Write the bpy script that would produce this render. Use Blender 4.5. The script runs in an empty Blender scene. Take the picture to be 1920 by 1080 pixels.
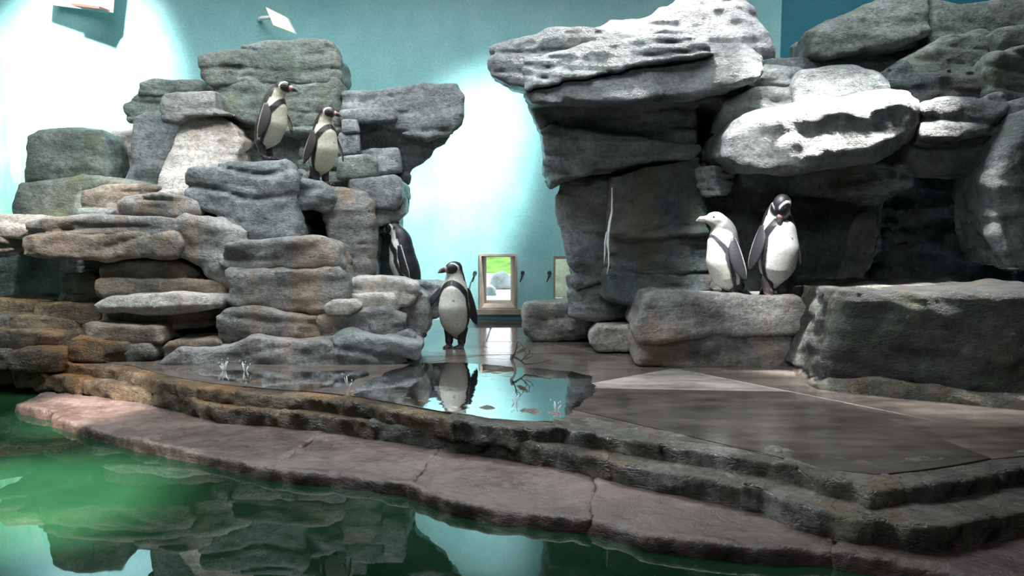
import bpy, bmesh, math, random
import numpy as np
import openvdb as vdb
from mathutils import Vector, Matrix, Euler

# ------------------------------------------------------------------ camera, world, light, exposure
C = bpy.context.scene.collection
SC = bpy.context.scene
HC, PITCH, FPX = 1.2, math.atan(145 / 1495), 1495.0
cam_d = bpy.data.cameras.new('camera'); cam_d.sensor_width = 36.0; cam_d.lens = FPX / 1920 * 36
cam_d.clip_start = 0.05; cam_d.clip_end = 200
cam = bpy.data.objects.new('camera', cam_d); C.objects.link(cam)
cam.location = (0, 0, HC); cam.rotation_euler = (math.pi / 2 - PITCH, 0, 0)
SC.camera = cam

def ray(px, py):
    x, y = px - 960.0, 540.0 - py
    ca, sa = math.cos(PITCH), math.sin(PITCH)
    return (x, FPX * ca + y * sa, -FPX * sa + y * ca)
def P(px, py, Y):
    d = ray(px, py); t = Y / d[1]
    return Vector((d[0] * t, Y, HC + d[2] * t))
def G(px, py, z):
    d = ray(px, py); t = (z - HC) / d[2]
    return Vector((d[0] * t, d[1] * t, z))

w = bpy.data.worlds.new('world'); SC.world = w; w.use_nodes = True
w.node_tree.nodes['Background'].inputs[0].default_value = (0.86, 0.94, 1.0, 1)
w.node_tree.nodes['Background'].inputs[1].default_value = 2.6

def area(name, loc, aim, sx, sy, power, col, spread=180):
    l = bpy.data.lights.new(name, 'AREA'); l.shape = 'RECTANGLE'; l.size = sx; l.size_y = sy
    l.energy = power; l.color = col; l.spread = math.radians(spread)
    o = bpy.data.objects.new(name, l); C.objects.link(o); o.location = loc
    o.rotation_euler = (Vector(aim) - Vector(loc)).to_track_quat('-Z', 'Y').to_euler()
    return o
def spot(name, loc, aim, deg, power, col=(1, 0.97, 0.92), blend=0.5, rad=0.12):
    l = bpy.data.lights.new(name, 'SPOT'); l.spot_size = math.radians(deg); l.spot_blend = blend
    l.energy = power; l.color = col; l.shadow_soft_size = rad
    o = bpy.data.objects.new(name, l); C.objects.link(o); o.location = loc
    o.rotation_euler = (Vector(aim) - Vector(loc)).to_track_quat('-Z', 'Y').to_euler()
    return o
# daylight panel in the roof, then two added fill lamps
area('skylight_main', (-1.7, 5.25, 4.5), (-1.7, 5.25, 0), 4.6, 2.0, 215, (0.90, 0.97, 1.0), 125)
area('fill_front', (-0.4, 1.2, 4.4), (0.9, 5.2, 1.2), 2.0, 1.0, 24, (0.92, 0.97, 1.0), 120)  # added soft fill from the camera side to lift the dark cliff
area('fill_boulders', (2.7, 6.0, 4.5), (2.7, 6.0, 0), 1.4, 1.2, 42, (0.90, 0.97, 1.0), 125)  # added lamp that brightens the boulders on top of the cliff
# sun shafts let in by small roof lights
spot('sun_shaft_wall_far', (-3.4, 5.3, 4.4), P(150, 175, 7.6), 42, 3300, (0.95, 1, 1), 1.0)
spot('sun_shaft_wall_centre', (1.3, 5.9, 4.5), P(812, 395, 7.6), 27, 4300, (0.95, 1, 1), 1.0)
spot('sun_shaft_cliff_top', (1.1, 6.25, 4.5), P(1220, 85, 5.7), 54, 640, (1, 0.98, 0.95), 0.5)
area('sun_slot_cliff_block', (2.12, 5.54, 4.4), (2.12, 5.31, 1.9), 1.0, 0.08, 36, (1, 0.98, 0.95), 13)
spot('sun_shaft_penguin_pair', (0.75, 3.6, 4.4), P(1395, 445, 5.25), 13, 2400, (1, 0.98, 0.95), 0.8)
spot('sun_shaft_boulder', (2.5, 5.5, 4.4), P(1725, 522, 4.7), 24, 2200, (1, 0.98, 0.95), 0.5)
spot('sun_shaft_tower', (-3.2, 4.6, 4.4), P(365, 290, 6.1), 13, 300, (1, 0.93, 0.86), 0.3)
spot('sun_shaft_ledge', (-3.6, 4.6, 4.4), P(120, 395, 5.9), 22, 800, (1, 0.92, 0.82), 0.4)
spot('sun_shaft_step', (-2.7, 3.0, 4.4), P(140, 762, 4.55), 11, 5200, (1, 0.92, 0.85), 0.5)
spot('sun_shaft_pool', (-2.9, 2.4, 4.4), P(-20, 930, 3.15), 20, 14000, (1, 1, 0.9), 0.9)

SC.view_settings.view_transform = 'Standard'
SC.view_settings.look = 'None'
SC.view_settings.exposure = 0.15
SC.view_settings.gamma = 1.0
SC.view_settings.use_curve_mapping = False
SC.cycles.max_bounces = 8
SC.cycles.sample_clamp_indirect = 6.0

# ------------------------------------------------------------------ materials
def new_mat(name):
    m = bpy.data.materials.new(name); m.use_nodes = True
    nt = m.node_tree; b = nt.nodes['Principled BSDF']
    return m, nt, b
def N(nt, t, **kw):
    n = nt.nodes.new(t)
    for k, v in kw.items():
        if k in n.inputs: n.inputs[k].default_value = v
        else: setattr(n, k, v)
    return n
def posmap(nt, scale, off=(0, 0, 0)):
    g = N(nt, 'ShaderNodeNewGeometry')
    mp = N(nt, 'ShaderNodeMapping'); mp.inputs['Scale'].default_value = scale; mp.inputs['Location'].default_value = off
    nt.links.new(g.outputs['Position'], mp.inputs['Vector'])
    return mp.outputs[0]
def noise(nt, vec, scale, detail=6, rough=0.6, dist=0.0):
    n = N(nt, 'ShaderNodeTexNoise', Scale=scale, Detail=detail, Roughness=rough, Distortion=dist)
    nt.links.new(vec, n.inputs['Vector']); return n.outputs[0]
def ramp(nt, fac, stops):
    r = N(nt, 'ShaderNodeValToRGB'); el = r.color_ramp.elements
    while len(el) < len(stops): el.new(0.5)
    for e, (p, c) in zip(el, stops):
        e.position = p; e.color = (c, c, c, 1) if not hasattr(c, '__len__') else (*c, 1)
    nt.links.new(fac, r.inputs[0]); return r.outputs[0]
def mix(nt, fac, a, b, mode='MIX'):
    m = N(nt, 'ShaderNodeMix', data_type='RGBA', blend_type=mode)
    for s, i in ((fac, 0), (a, 6), (b, 7)):
        if hasattr(s, 'links'): nt.links.new(s, m.inputs[i])
        elif hasattr(s, '__len__'): m.inputs[i].default_value = (*s, 1)
        else: m.inputs[i].default_value = s
    return m.outputs[2]
def bump(nt, h, strength, dist, prev=None):
    b = N(nt, 'ShaderNodeBump', Strength=strength, Distance=dist)
    nt.links.new(h, b.inputs['Height'])
    if prev is not None: nt.links.new(prev, b.inputs['Normal'])
    return b.outputs[0]

def rock_mat(name, dark, mid, light, stain=None, stain_amt=0.5, rough=(0.3, 0.65), seed=0, relief=1.0, green=0.0, drip=1.0):
    m, nt, b = new_mat(name); off = (seed * 3.1, seed * 1.7, seed * 2.3)
    base = posmap(nt, (1, 1, 1), off); strat = posmap(nt, (1.3, 1.3, 3.6), off); drp = posmap(nt, (5, 5, 0.7), off)
    n1 = noise(nt, base, 2.6, 8, 0.65, 0.3)
    n2 = noise(nt, strat, 2.2, 6, 0.6)
    f = mix(nt, 0.4, n1, n2)
    col = ramp(nt, f, [(0.36, dark), (0.5, mid), (0.64, light)])
    fine = noise(nt, base, 30, 5, 0.7)
    col = mix(nt, 0.6, col, ramp(nt, fine, [(0.34, 0.3), (0.60, 1.3)]), 'MULTIPLY')
    if green:
        gm = ramp(nt, noise(nt, base, 4.2, 5, 0.6), [(0.52, 0.0), (0.68, green)])
        col = mix(nt, gm, col, (0.10, 0.15, 0.07))
    if stain is not None:
        sm = ramp(nt, mix(nt, 0.5, noise(nt, drp, 1.1, 5, 0.6), noise(nt, base, 1.3, 4, 0.6)), [(0.5, 0.0), (0.62, stain_amt)])
        col = mix(nt, sm, col, stain)
    wh = ramp(nt, noise(nt, drp, 1.7, 6, 0.65), [(0.6, 0.0), (0.75, 0.45 * drip)])
    col = mix(nt, wh, col, tuple(min(1, c * 1.5 + 0.03) for c in light))
    nt.links.new(col, b.inputs['Base Color'])
    r = ramp(nt, n1, [(0.35, rough[0]), (0.65, rough[1])])
    nt.links.new(r, b.inputs['Roughness'])
    nb = bump(nt, noise(nt, posmap(nt, (1.5, 1.5, 3.2), off), 3.0, 6, 0.6, 0.6), 0.5 * relief, 0.05)
    nb = bump(nt, noise(nt, base, 15, 8, 0.74), 0.95 * relief, 0.03, nb)
    nb = bump(nt, noise(nt, base, 55, 5, 0.7), 0.5 * relief, 0.008, nb)
    pit = N(nt, 'ShaderNodeTexVoronoi', feature='DISTANCE_TO_EDGE', Scale=3.2)
    vv = N(nt, 'ShaderNodeVectorMath', operation='ADD')
    nn = N(nt, 'ShaderNodeTexNoise', Scale=3.0, Detail=4.0)
    nt.links.new(strat, nn.inputs['Vector'])
    nt.links.new(strat, vv.inputs[0]); nt.links.new(nn.outputs[1], vv.inputs[1]); nt.links.new(vv.outputs[0], pit.inputs['Vector'])
    nb = bump(nt, ramp(nt, pit.outputs[0], [(0.0, 0.0), (0.05, 1.0)]), 0.35 * relief, 0.02, nb)
    nt.links.new(nb, b.inputs['Normal'])
    return m

M = {}
M['grey'] = rock_mat('rock_grey', (0.10, 0.115, 0.12), (0.21, 0.23, 0.235), (0.36, 0.38, 0.38), None, 0, (0.25, 0.6), 0, 1, 0.25)
M['grey_green'] = rock_mat('rock_grey_green', (0.075, 0.095, 0.085), (0.16, 0.19, 0.175), (0.29, 0.32, 0.30), (0.16, 0.12, 0.06), 0.3, (0.4, 0.7), 1, 1, 0.6)
M['grey_rust'] = rock_mat('rock_grey_rust', (0.10, 0.10, 0.10), (0.24, 0.235, 0.23), (0.40, 0.39, 0.37), (0.30, 0.16, 0.06), 0.6, (0.25, 0.6), 2, 1, 0.15)
M['brown'] = rock_mat('rock_brown', (0.075, 0.058, 0.045), (0.22, 0.185, 0.15), (0.42, 0.37, 0.31), (0.26, 0.13, 0.045), 0.6, (0.25, 0.6), 3, 1, 0.1)
M['pale'] = rock_mat('rock_pale', (0.24, 0.22, 0.20), (0.44, 0.41, 0.38), (0.62, 0.59, 0.55), (0.40, 0.24, 0.12), 0.3, (0.4, 0.7), 4, 1)
M['pale_grey'] = rock_mat('rock_pale_grey', (0.24, 0.24, 0.25), (0.42, 0.42, 0.43), (0.58, 0.58, 0.59), None, 0, (0.4, 0.7), 9, 1)
M['cliff'] = rock_mat('rock_cliff', (0.075, 0.088, 0.096), (0.19, 0.205, 0.215), (0.33, 0.345, 0.35), (0.15, 0.11, 0.06), 0.4, (0.25, 0.6), 5, 1.2, 0.3)
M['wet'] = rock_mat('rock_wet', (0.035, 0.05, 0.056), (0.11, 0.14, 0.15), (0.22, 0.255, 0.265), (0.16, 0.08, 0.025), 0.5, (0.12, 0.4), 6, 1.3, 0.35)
M['boulder_wet_shaded'] = rock_mat('rock_boulder_wet_shaded', (0.010, 0.012, 0.011), (0.03, 0.033, 0.03), (0.08, 0.088, 0.08), (0.12, 0.07, 0.03), 0.4, (0.45, 0.8), 11, 1.1, 0.4)  # near-black from wet algae, plus the front's shade put into the colour
M['edge'] = rock_mat('rock_edge', (0.055, 0.05, 0.042), (0.18, 0.17, 0.15), (0.38, 0.37, 0.34), (0.22, 0.12, 0.04), 0.5, (0.08, 0.35), 7, 1.5, 0.25)
M['edge_rust'] = rock_mat('rock_edge_rust', (0.045, 0.03, 0.02), (0.17, 0.12, 0.075), (0.38, 0.30, 0.22), (0.36, 0.15, 0.025), 0.7, (0.1, 0.4), 12, 1.5, 0.15)
M['pink'] = rock_mat('rock_pink', (0.045, 0.03, 0.026), (0.085, 0.058, 0.051), (0.145, 0.11, 0.10), (0.09, 0.045, 0.03), 0.5, (0.2, 0.5), 8, 0.45, 0.0)

def floor_mat(name, c, seed, lo, hi):
    m, nt, b = new_mat(name); p = posmap(nt, (1, 1, 1), (seed * 2.7, seed, 0))
    st = posmap(nt, (1.0, 3.5, 1), (seed, 0, 0))
    f = mix(nt, 0.5, noise(nt, p, 2.0, 8, 0.65), noise(nt, st, 3.0, 6, 0.6))
    col = ramp(nt, f, [(0.35, tuple(x * 0.4 for x in c)), (0.5, c), (0.66, tuple(min(1, x * 1.8) for x in c))])
    nt.links.new(col, b.inputs['Base Color'])
    wet = noise(nt, posmap(nt, (1, 1.6, 1), (seed, 3, 0)), 1.2, 4, 0.55)
    nt.links.new(ramp(nt, wet, [(0.42, lo), (0.62, hi)]), b.inputs['Roughness'])
    nb = bump(nt, noise(nt, p, 9, 7, 0.65), 0.10, 0.02)
    nt.links.new(nb, b.inputs['Normal'])
    b.inputs['IOR'].default_value = 1.55
    return m
M['paving'] = floor_mat('paving_stone_wet', (0.085, 0.071, 0.062), 1, 0.035, 0.17)
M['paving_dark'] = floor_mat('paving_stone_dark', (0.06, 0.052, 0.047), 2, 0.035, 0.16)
M['paving_pale'] = floor_mat('paving_stone_pale', (0.24, 0.22, 0.20), 3, 0.08, 0.3)

def plain(name, col, rough=0.5, metal=0.0, nscale=None, amt=0.3):
    m, nt, b = new_mat(name)
    b.inputs['Roughness'].default_value = rough; b.inputs['Metallic'].default_value = metal
    if nscale:
        f = noise(nt, posmap(nt, (1, 1, 1)), nscale, 5, 0.6)
        nt.links.new(ramp(nt, f, [(0.3, tuple(c * (1 - amt) for c in col)), (0.7, tuple(min(1, c * (1 + amt)) for c in col))]), b.inputs['Base Color'])
    else: b.inputs['Base Color'].default_value = (*col, 1)
    return m
def emit(name, col, s):
    m, nt, b = new_mat(name); b.inputs['Base Color'].default_value = (*col, 1)
    b.inputs['Emission Color'].default_value = (*col, 1); b.inputs['Emission Strength'].default_value = s
    return m
def wall_mat(name, a, bcol, c):
    m, nt, b = new_mat(name); p = posmap(nt, (1, 1, 1))
    f = mix(nt, 0.35, noise(nt, p, 0.8, 5, 0.55, 0.4), noise(nt, p, 3.5, 6, 0.6))
    col = ramp(nt, f, [(0.36, a), (0.5, bcol), (0.66, c)])
    if name.endswith('turquoise'):   # faded mural of weeds and coral low on one side
        sx = N(nt, 'ShaderNodeSeparateXYZ'); nt.links.new(p, sx.inputs[0])
        mx = N(nt, 'ShaderNodeMapRange'); mx.inputs[1].default_value = -3.9; mx.inputs[2].default_value = -4.7; nt.links.new(sx.outputs[0], mx.inputs[0])
        mz = N(nt, 'ShaderNodeMapRange'); mz.inputs[1].default_value = 2.3; mz.inputs[2].default_value = 1.6; nt.links.new(sx.outputs[2], mz.inputs[0])
        mm = N(nt, 'ShaderNodeMath', operation='MULTIPLY'); nt.links.new(mx.outputs[0], mm.inputs[0]); nt.links.new(mz.outputs[0], mm.inputs[1])
        weeds = ramp(nt, noise(nt, posmap(nt, (7, 7, 1.2)), 1.6, 4, 0.6), [(0.42, (0.20, 0.48, 0.36)), (0.55, (0.34, 0.58, 0.42)), (0.66, (0.62, 0.45, 0.40))])
        col = mix(nt, mm.outputs[0], col, weeds)
    sp = ramp(nt, noise(nt, p, 45, 4, 0.7), [(0.3, 0.85), (0.7, 1.1)])
    nt.links.new(mix(nt, 1.0, col, sp, 'MULTIPLY'), b.inputs['Base Color'])
    b.inputs['Roughness'].default_value = 0.55
    nt.links.new(bump(nt, noise(nt, p, 40, 5, 0.6), 0.15, 0.01), b.inputs['Normal'])
    return m
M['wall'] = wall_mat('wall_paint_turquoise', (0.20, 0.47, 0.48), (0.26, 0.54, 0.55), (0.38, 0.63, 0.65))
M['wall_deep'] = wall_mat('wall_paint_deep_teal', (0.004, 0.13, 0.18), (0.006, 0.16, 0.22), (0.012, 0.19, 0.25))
M['concrete'] = plain('bare_concrete', (0.30, 0.24, 0.19), 0.8, 0, 6, 0.35)
M['dark_hall'] = plain('dark_visitor_hall', (0.03, 0.035, 0.04), 0.7, 0, 1.0)
M['ceiling'] = plain('ceiling_white', (0.25, 0.28, 0.28), 0.8, 0, 1.0, 0.1)
M['sand'] = plain('outdoor_ground', (0.75, 0.73, 0.70), 0.9, 0, 3.0, 0.2)
M['lawn'] = plain('lawn_green', (0.16, 0.36, 0.05), 0.9, 0, 5.0, 0.6)
M['tan_wall'] = plain('tan_stone', (0.42, 0.35, 0.24), 0.9, 0, 6.0, 0.4)
M['outdoor_rock'] = plain('outdoor_rock', (0.45, 0.44, 0.45), 0.9, 0, 6.0, 0.5)
M['metal_dark'] = plain('dark_iron', (0.03, 0.03, 0.03), 0.5, 0.6)
M['white_metal'] = plain('white_painted_metal', (0.8, 0.8, 0.78), 0.4)
M['brown_strip'] = plain('brown_strip', (0.12, 0.05, 0.035), 0.5)
M['twig'] = plain('twig_bark', (0.06, 0.05, 0.05), 0.7, 0, 60, 0.4)
M['leaf'] = plain('dry_leaf', (0.22, 0.19, 0.15), 0.7, 0, 40, 0.3)
M['lamp'] = emit('floodlight_glow', (1.0, 0.80, 0.36), 1.7)
M['tube'] = emit('tube_glow', (1.0, 1.0, 1.0), 6.0)
def water_mat():
    m, nt, b = new_mat('pool_water')
    col = ramp(nt, noise(nt, posmap(nt, (1, 1, 1)), 1.3, 4, 0.5), [(0.35, (0.003, 0.014, 0.007)), (0.65, (0.007, 0.026, 0.011))])
    nt.links.new(col, b.inputs['Base Color'])
    b.inputs['Roughness'].default_value = 0.015; b.inputs['IOR'].default_value = 1.42
    nt.links.new(bump(nt, noise(nt, posmap(nt, (1, 1, 1)), 2.2, 2, 0.4), 0.035, 0.05), b.inputs['Normal'])
    return m
M['water'] = water_mat()
def film_mat():
    m, nt, b = new_mat('water_film'); nt.nodes.remove(b)
    out = nt.nodes['Material Output']
    fr = N(nt, 'ShaderNodeFresnel', IOR=1.36); gl = N(nt, 'ShaderNodeBsdfGlossy', Roughness=0.045); tr = N(nt, 'ShaderNodeBsdfTransparent')
    tr.inputs[0].default_value = (0.86, 0.88, 0.88, 1)
    ms = N(nt, 'ShaderNodeMixShader')
    bp = bump(nt, noise(nt, posmap(nt, (1, 1, 1)), 7, 3, 0.5), 0.06, 0.02)
    nt.links.new(bp, gl.inputs['Normal']); nt.links.new(bp, fr.inputs['Normal'])
    nt.links.new(fr.outputs[0], ms.inputs[0]); nt.links.new(tr.outputs[0], ms.inputs[1]); nt.links.new(gl.outputs[0], ms.inputs[2])
    nt.links.new(ms.outputs[0], out.inputs[0])
    return m
M['film'] = film_mat()
def drop_mat():
    m, nt, b = new_mat('water_drop'); b.inputs['Transmission Weight'].default_value = 0.35
    b.inputs['Roughness'].default_value = 0.08; b.inputs['IOR'].default_value = 1.33
    b.inputs['Base Color'].default_value = (0.95, 0.98, 1, 1)  # whitish, barely clear base: the water's glints are put into the colour
    return m
M['drop'] = drop_mat()
def feather_mat():
    m, nt, b = new_mat('feathers')
    a = N(nt, 'ShaderNodeAttribute', attribute_name='Col')
    tc = N(nt, 'ShaderNodeTexCoord')
    n = N(nt, 'ShaderNodeTexNoise', Scale=70.0, Detail=4.0); nt.links.new(tc.outputs['Object'], n.inputs['Vector'])
    nt.links.new(mix(nt, 1.0, a.outputs[0], ramp(nt, n.outputs[0], [(0.3, 0.8), (0.7, 1.12)]), 'MULTIPLY'), b.inputs['Base Color'])
    b.inputs['Roughness'].default_value = 0.48
    n2 = N(nt, 'ShaderNodeTexNoise', Scale=140.0, Detail=3.0); nt.links.new(tc.outputs['Object'], n2.inputs['Vector'])
    nt.links.new(bump(nt, n2.outputs[0], 0.25, 0.004), b.inputs['Normal'])
    return m
M['feather'] = feather_mat()
M['eye'] = plain('eye_dark', (0.02, 0.012, 0.01), 0.1)

# ------------------------------------------------------------------ helpers: objects
def put(name, me, mat=None, parent=None, loc=None):
    o = bpy.data.objects.new(name, me); C.objects.link(o)
    if mat is not None: me.materials.append(M[mat] if isinstance(mat, str) else mat)
    if loc is not None: o.location = loc
    if parent is not None: o.parent = parent
    return o
def tag(o, label=None, cat=None, group=None, kind=None):
    if label: o['label'] = label
    if cat: o['category'] = cat
    if group: o['group'] = group
    if kind: o['kind'] = kind
    return o
def empty(name, loc, label=None, cat=None, group=None, kind=None):
    o = bpy.data.objects.new(name, None); C.objects.link(o); o.location = loc; o.empty_display_size = 0.1
    return tag(o, label, cat, group, kind)
def quad_mesh(name, pts, quads, smooth=True):
    me = bpy.data.meshes.new(name)
    nv, nf = len(pts), len(quads)
    me.vertices.add(nv); me.vertices.foreach_set('co', np.ascontiguousarray(pts, np.float32).ravel())
    me.loops.add(nf * 4); me.loops.foreach_set('vertex_index', np.ascontiguousarray(quads, np.int32).ravel())
    me.polygons.add(nf); me.polygons.foreach_set('loop_start', np.arange(nf, dtype=np.int32) * 4)
    me.polygons.foreach_set('use_smooth', np.full(nf, smooth)); me.update(calc_edges=True)
    return me
def poly_mesh(name, verts, faces, smooth=False):
    me = bpy.data.meshes.new(name); me.from_pydata([tuple(v) for v in verts], [], faces)
    if smooth: me.polygons.foreach_set('use_smooth', [True] * len(me.polygons))
    me.update(); return me
def bm_obj(name, bm, mat, parent=None, smooth=False):
    bmesh.ops.recalc_face_normals(bm, faces=bm.faces)
    me = bpy.data.meshes.new(name); bm.to_mesh(me); bm.free()
    if smooth: me.polygons.foreach_set('use_smooth', [True] * len(me.polygons))
    return put(name, me, mat, parent)
def add_box(bm, x0, x1, y0, y1, z0, z1):
    vs = [bm.verts.new(p) for p in ((x0, y0, z0), (x1, y0, z0), (x1, y1, z0), (x0, y1, z0), (x0, y0, z1), (x1, y0, z1), (x1, y1, z1), (x0, y1, z1))]
    for f in ((0, 1, 2, 3), (4, 5, 6, 7), (0, 1, 5, 4), (1, 2, 6, 5), (2, 3, 7, 6), (3, 0, 4, 7)): bm.faces.new([vs[i] for i in f])
def tube_mesh(name, paths, seg=7):
    V, F = [], []
    for pts, rad in paths:
        pts = [Vector(p) for p in pts]; k0 = len(V)
        for i, p in enumerate(pts):
            t = (pts[min(i + 1, len(pts) - 1)] - pts[max(i - 1, 0)]).normalized()
            a = t.cross(Vector((0.31, 0.87, 0.38))).normalized(); b = t.cross(a)
            for s in range(seg):
                an = 2 * math.pi * s / seg
                V.append(p + rad[i] * (math.cos(an) * a + math.sin(an) * b))
        for i in range(len(pts) - 1):
            for s in range(seg):
                s2 = (s + 1) % seg
                F.append((k0 + i * seg + s, k0 + i * seg + s2, k0 + (i + 1) * seg + s2, k0 + (i + 1) * seg + s))
        F.append(tuple(k0 + s for s in range(seg))[::-1]); F.append(tuple(k0 + (len(pts) - 1) * seg + s for s in range(seg)))
    return poly_mesh(name, V, F, True)

# ------------------------------------------------------------------ helpers: noise and distance fields
rng = np.random.default_rng(7)
PERM = np.tile(rng.permutation(256), 3).astype(np.int32)
GRAD = rng.normal(size=(256, 3)); GRAD = (GRAD / np.linalg.norm(GRAD, axis=1, keepdims=True)).astype(np.float32)
def perlin(p):
    i = np.floor(p).astype(np.int32); f = (p - i).astype(np.float32); i &= 255
    u = f * f * f * (f * (f * 6 - 15) + 10)
    out = 0
    for dx in (0, 1):
        wx = u[:, 0] if dx else 1 - u[:, 0]; hx = PERM[i[:, 0] + dx]
        for dy in (0, 1):
            wy = u[:, 1] if dy else 1 - u[:, 1]; hy = PERM[hx + i[:, 1] + dy]
            for dz in (0, 1):
                wz = u[:, 2] if dz else 1 - u[:, 2]
                g = GRAD[PERM[hy + i[:, 2] + dz]]
                out = out + wx * wy * wz * (g[:, 0] * (f[:, 0] - dx) + g[:, 1] * (f[:, 1] - dy) + g[:, 2] * (f[:, 2] - dz))
    return out * 1.5
def fbm(p, octv=4, gain=0.5):
    a, s, o = 1.0, 0.0, 0
    for k in range(octv):
        s = s + a * perlin(p * (2.03 ** k) + 17.3 * k); o += a; a *= gain
    return s / o
def poly_sd(px, py, poly):
    d = np.full(px.shape, 1e9, np.float32); inside = np.zeros(px.shape, bool); n = len(poly)
    for i in range(n):
        ax, ay = poly[i]; bx, by = poly[(i + 1) % n]
        ex, ey = bx - ax, by - ay; wx, wy = px - ax, py - ay
        t = np.clip((wx * ex + wy * ey) / (ex * ex + ey * ey + 1e-12), 0, 1)
        d = np.minimum(d, (wx - ex * t) ** 2 + (wy - ey * t) ** 2)
        c = ((ay <= py) & (by > py)) | ((by <= py) & (ay > py))
        inside ^= c & (px < ax + (py - ay) / (by - ay + 1e-12) * ex)
    d = np.sqrt(d); return np.where(inside, -d, d)
def mesh_sdf(d, vox, origin):
    g = vdb.FloatGrid(9.0); g.copyFromArray(np.ascontiguousarray(d, np.float32))
    p, q = g.convertToQuads(0.0)
    return p.astype(np.float64) * vox + np.asarray(origin), q
def round_and(a, b, r):
    a = a + r; b = b + r
    return np.minimum(np.maximum(a, b), 0) + np.sqrt(np.maximum(a, 0) ** 2 + np.maximum(b, 0) ** 2) - r

_seed = [0]
def rock(name, px, Y, depth, r=0.06, sx=0.0, sz=0.12, taper=0.07, amp=0.028, freq=2.2, bed=0.13, groove=0.016, vox=0.018,
         mat='grey', parent=None, rise=0.0, hole=None, grow=0.016, facets=7):
    """a boulder or ledge: the outline PX stands on the plane at depth Y (leaning by sx, sz), has DEPTH behind it, rounded and weathered"""
    _seed[0] += 1; seed = _seed[0]
    cx = sum(p[0] for p in px) / len(px); cy = sum(p[1] for p in px) / len(px)
    c = P(cx, cy, Y); poly = []
    for a, b in px:
        d = ray(a, b)          # meet the leaning plane y = Y + sx (x-cx) + sz (z-cz)
        t = (Y - sx * c.x + sz * (HC - c.z)) / (d[1] - sx * d[0] - sz * d[2])
        poly.append((d[0] * t, HC + d[2] * t))
    xs = [p[0] for p in poly]; zs = [p[1] for p in poly]; m = amp * 1.6 + 0.05
    nx = int((max(xs) - min(xs) + 2 * m) / vox) + 2; nz = int((max(zs) - min(zs) + 2 * m) / vox) + 2; ny = int((depth + 2 * m) / vox) + 2
    ox, oz, oy = min(xs) - m, min(zs) - m, -m
    X = (ox + vox * np.arange(nx)).astype(np.float32); Z = (oz + vox * np.arange(nz)).astype(np.float32); V = (oy + vox * np.arange(ny)).astype(np.float32)
    gx, gz = np.meshgrid(X, Z, indexing='ij')
    d2 = poly_sd(gx, gz, poly) - grow
    if hole is not None:
        hd = poly_sd(gx, gz, [tuple(P(a, b, Y).xz) for a, b in hole])
    dv = np.abs(V - depth / 2) - depth / 2
    r = r * 0.62
    d = round_and(d2[:, None, :] + taper * np.maximum(V, 0)[None, :, None], dv[None, :, None], r).astype(np.float32)
    rg = np.random.default_rng(seed * 13 + 5)
    half = np.array([(max(xs) - min(xs)) / 2 + grow, depth / 2, (max(zs) - min(zs)) / 2 + grow]); mid = np.array([(max(xs) + min(xs)) / 2, depth / 2, (max(zs) + min(zs)) / 2])
    for _ in range(facets):
        nrm = rg.normal(size=3) * np.array([1.0, 1.0, 0.8]); nrm[1] = -abs(nrm[1]); nrm /= np.linalg.norm(nrm)
        sup = float(np.abs(nrm) @ half); cut = min(rg.uniform(.08, .22) * sup, rg.uniform(.02, .075))
        pl = (nrm[0] * (X - mid[0]))[:, None, None] + (nrm[1] * (V - mid[1]))[None, :, None] + (nrm[2] * (Z - mid[2]))[None, None, :] - (sup - cut)
        d = np.maximum(d, pl.astype(np.float32))
    if hole is not None: d = np.maximum(d, -(hd[:, None, :] + 0.25 * (V[None, :, None] - 0.0)))
    band = np.abs(d) < (2.2 * amp + groove + 2.5 * vox)
    ii = np.nonzero(band)
    p = np.stack([X[ii[0]], V[ii[1]] + Y, Z[ii[2]]], 1)
    o = np.array([seed * 7.7, seed * 3.3, seed * 5.1], np.float32)
    lo = fbm(p * freq + o, 3)
    q = p * np.array([2.2, 2.2, 7.0], np.float32) + o
    rd = np.abs(fbm(q * 0.9 + 5, 3))
    fine = fbm(p * 9 + o, 3)
    dd = -amp * (1.7 * lo + 1.3 * (0.25 - rd) + 0.6 * fine)
    if groove > 0:
        wv = perlin(p * 1.1 + o + 40); s = p[:, 2] / bed + 1.1 * wv + seed * 0.37
        fr = np.abs(s - np.round(s)); msk = np.clip(1.4 * perlin(p * np.array([1.3, 1.3, 2.0], np.float32) + o + 9) + 0.55, 0, 1)
        step = (s - np.floor(s) - 0.5)
        dd = dd + groove * msk * (1.5 * np.exp(-(fr / 0.10) ** 2) - 0.7 * step)
    d[ii] += dd
    pts, q = mesh_sdf(d, vox, (ox, oy, oz))
    x, v, z = pts[:, 0], pts[:, 1], pts[:, 2]
    wpt = np.stack([x, Y + v + sx * (x - c.x) + sz * (z - c.z), z + rise * np.maximum(v, 0)], 1)
    base = np.array([c.x, Y, min(zs)])
    me = quad_mesh(name, wpt - base, q)
    b = base - (np.array(parent.location) if parent is not None else 0)
    return put(name, me, mat, parent, tuple(b))

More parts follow.
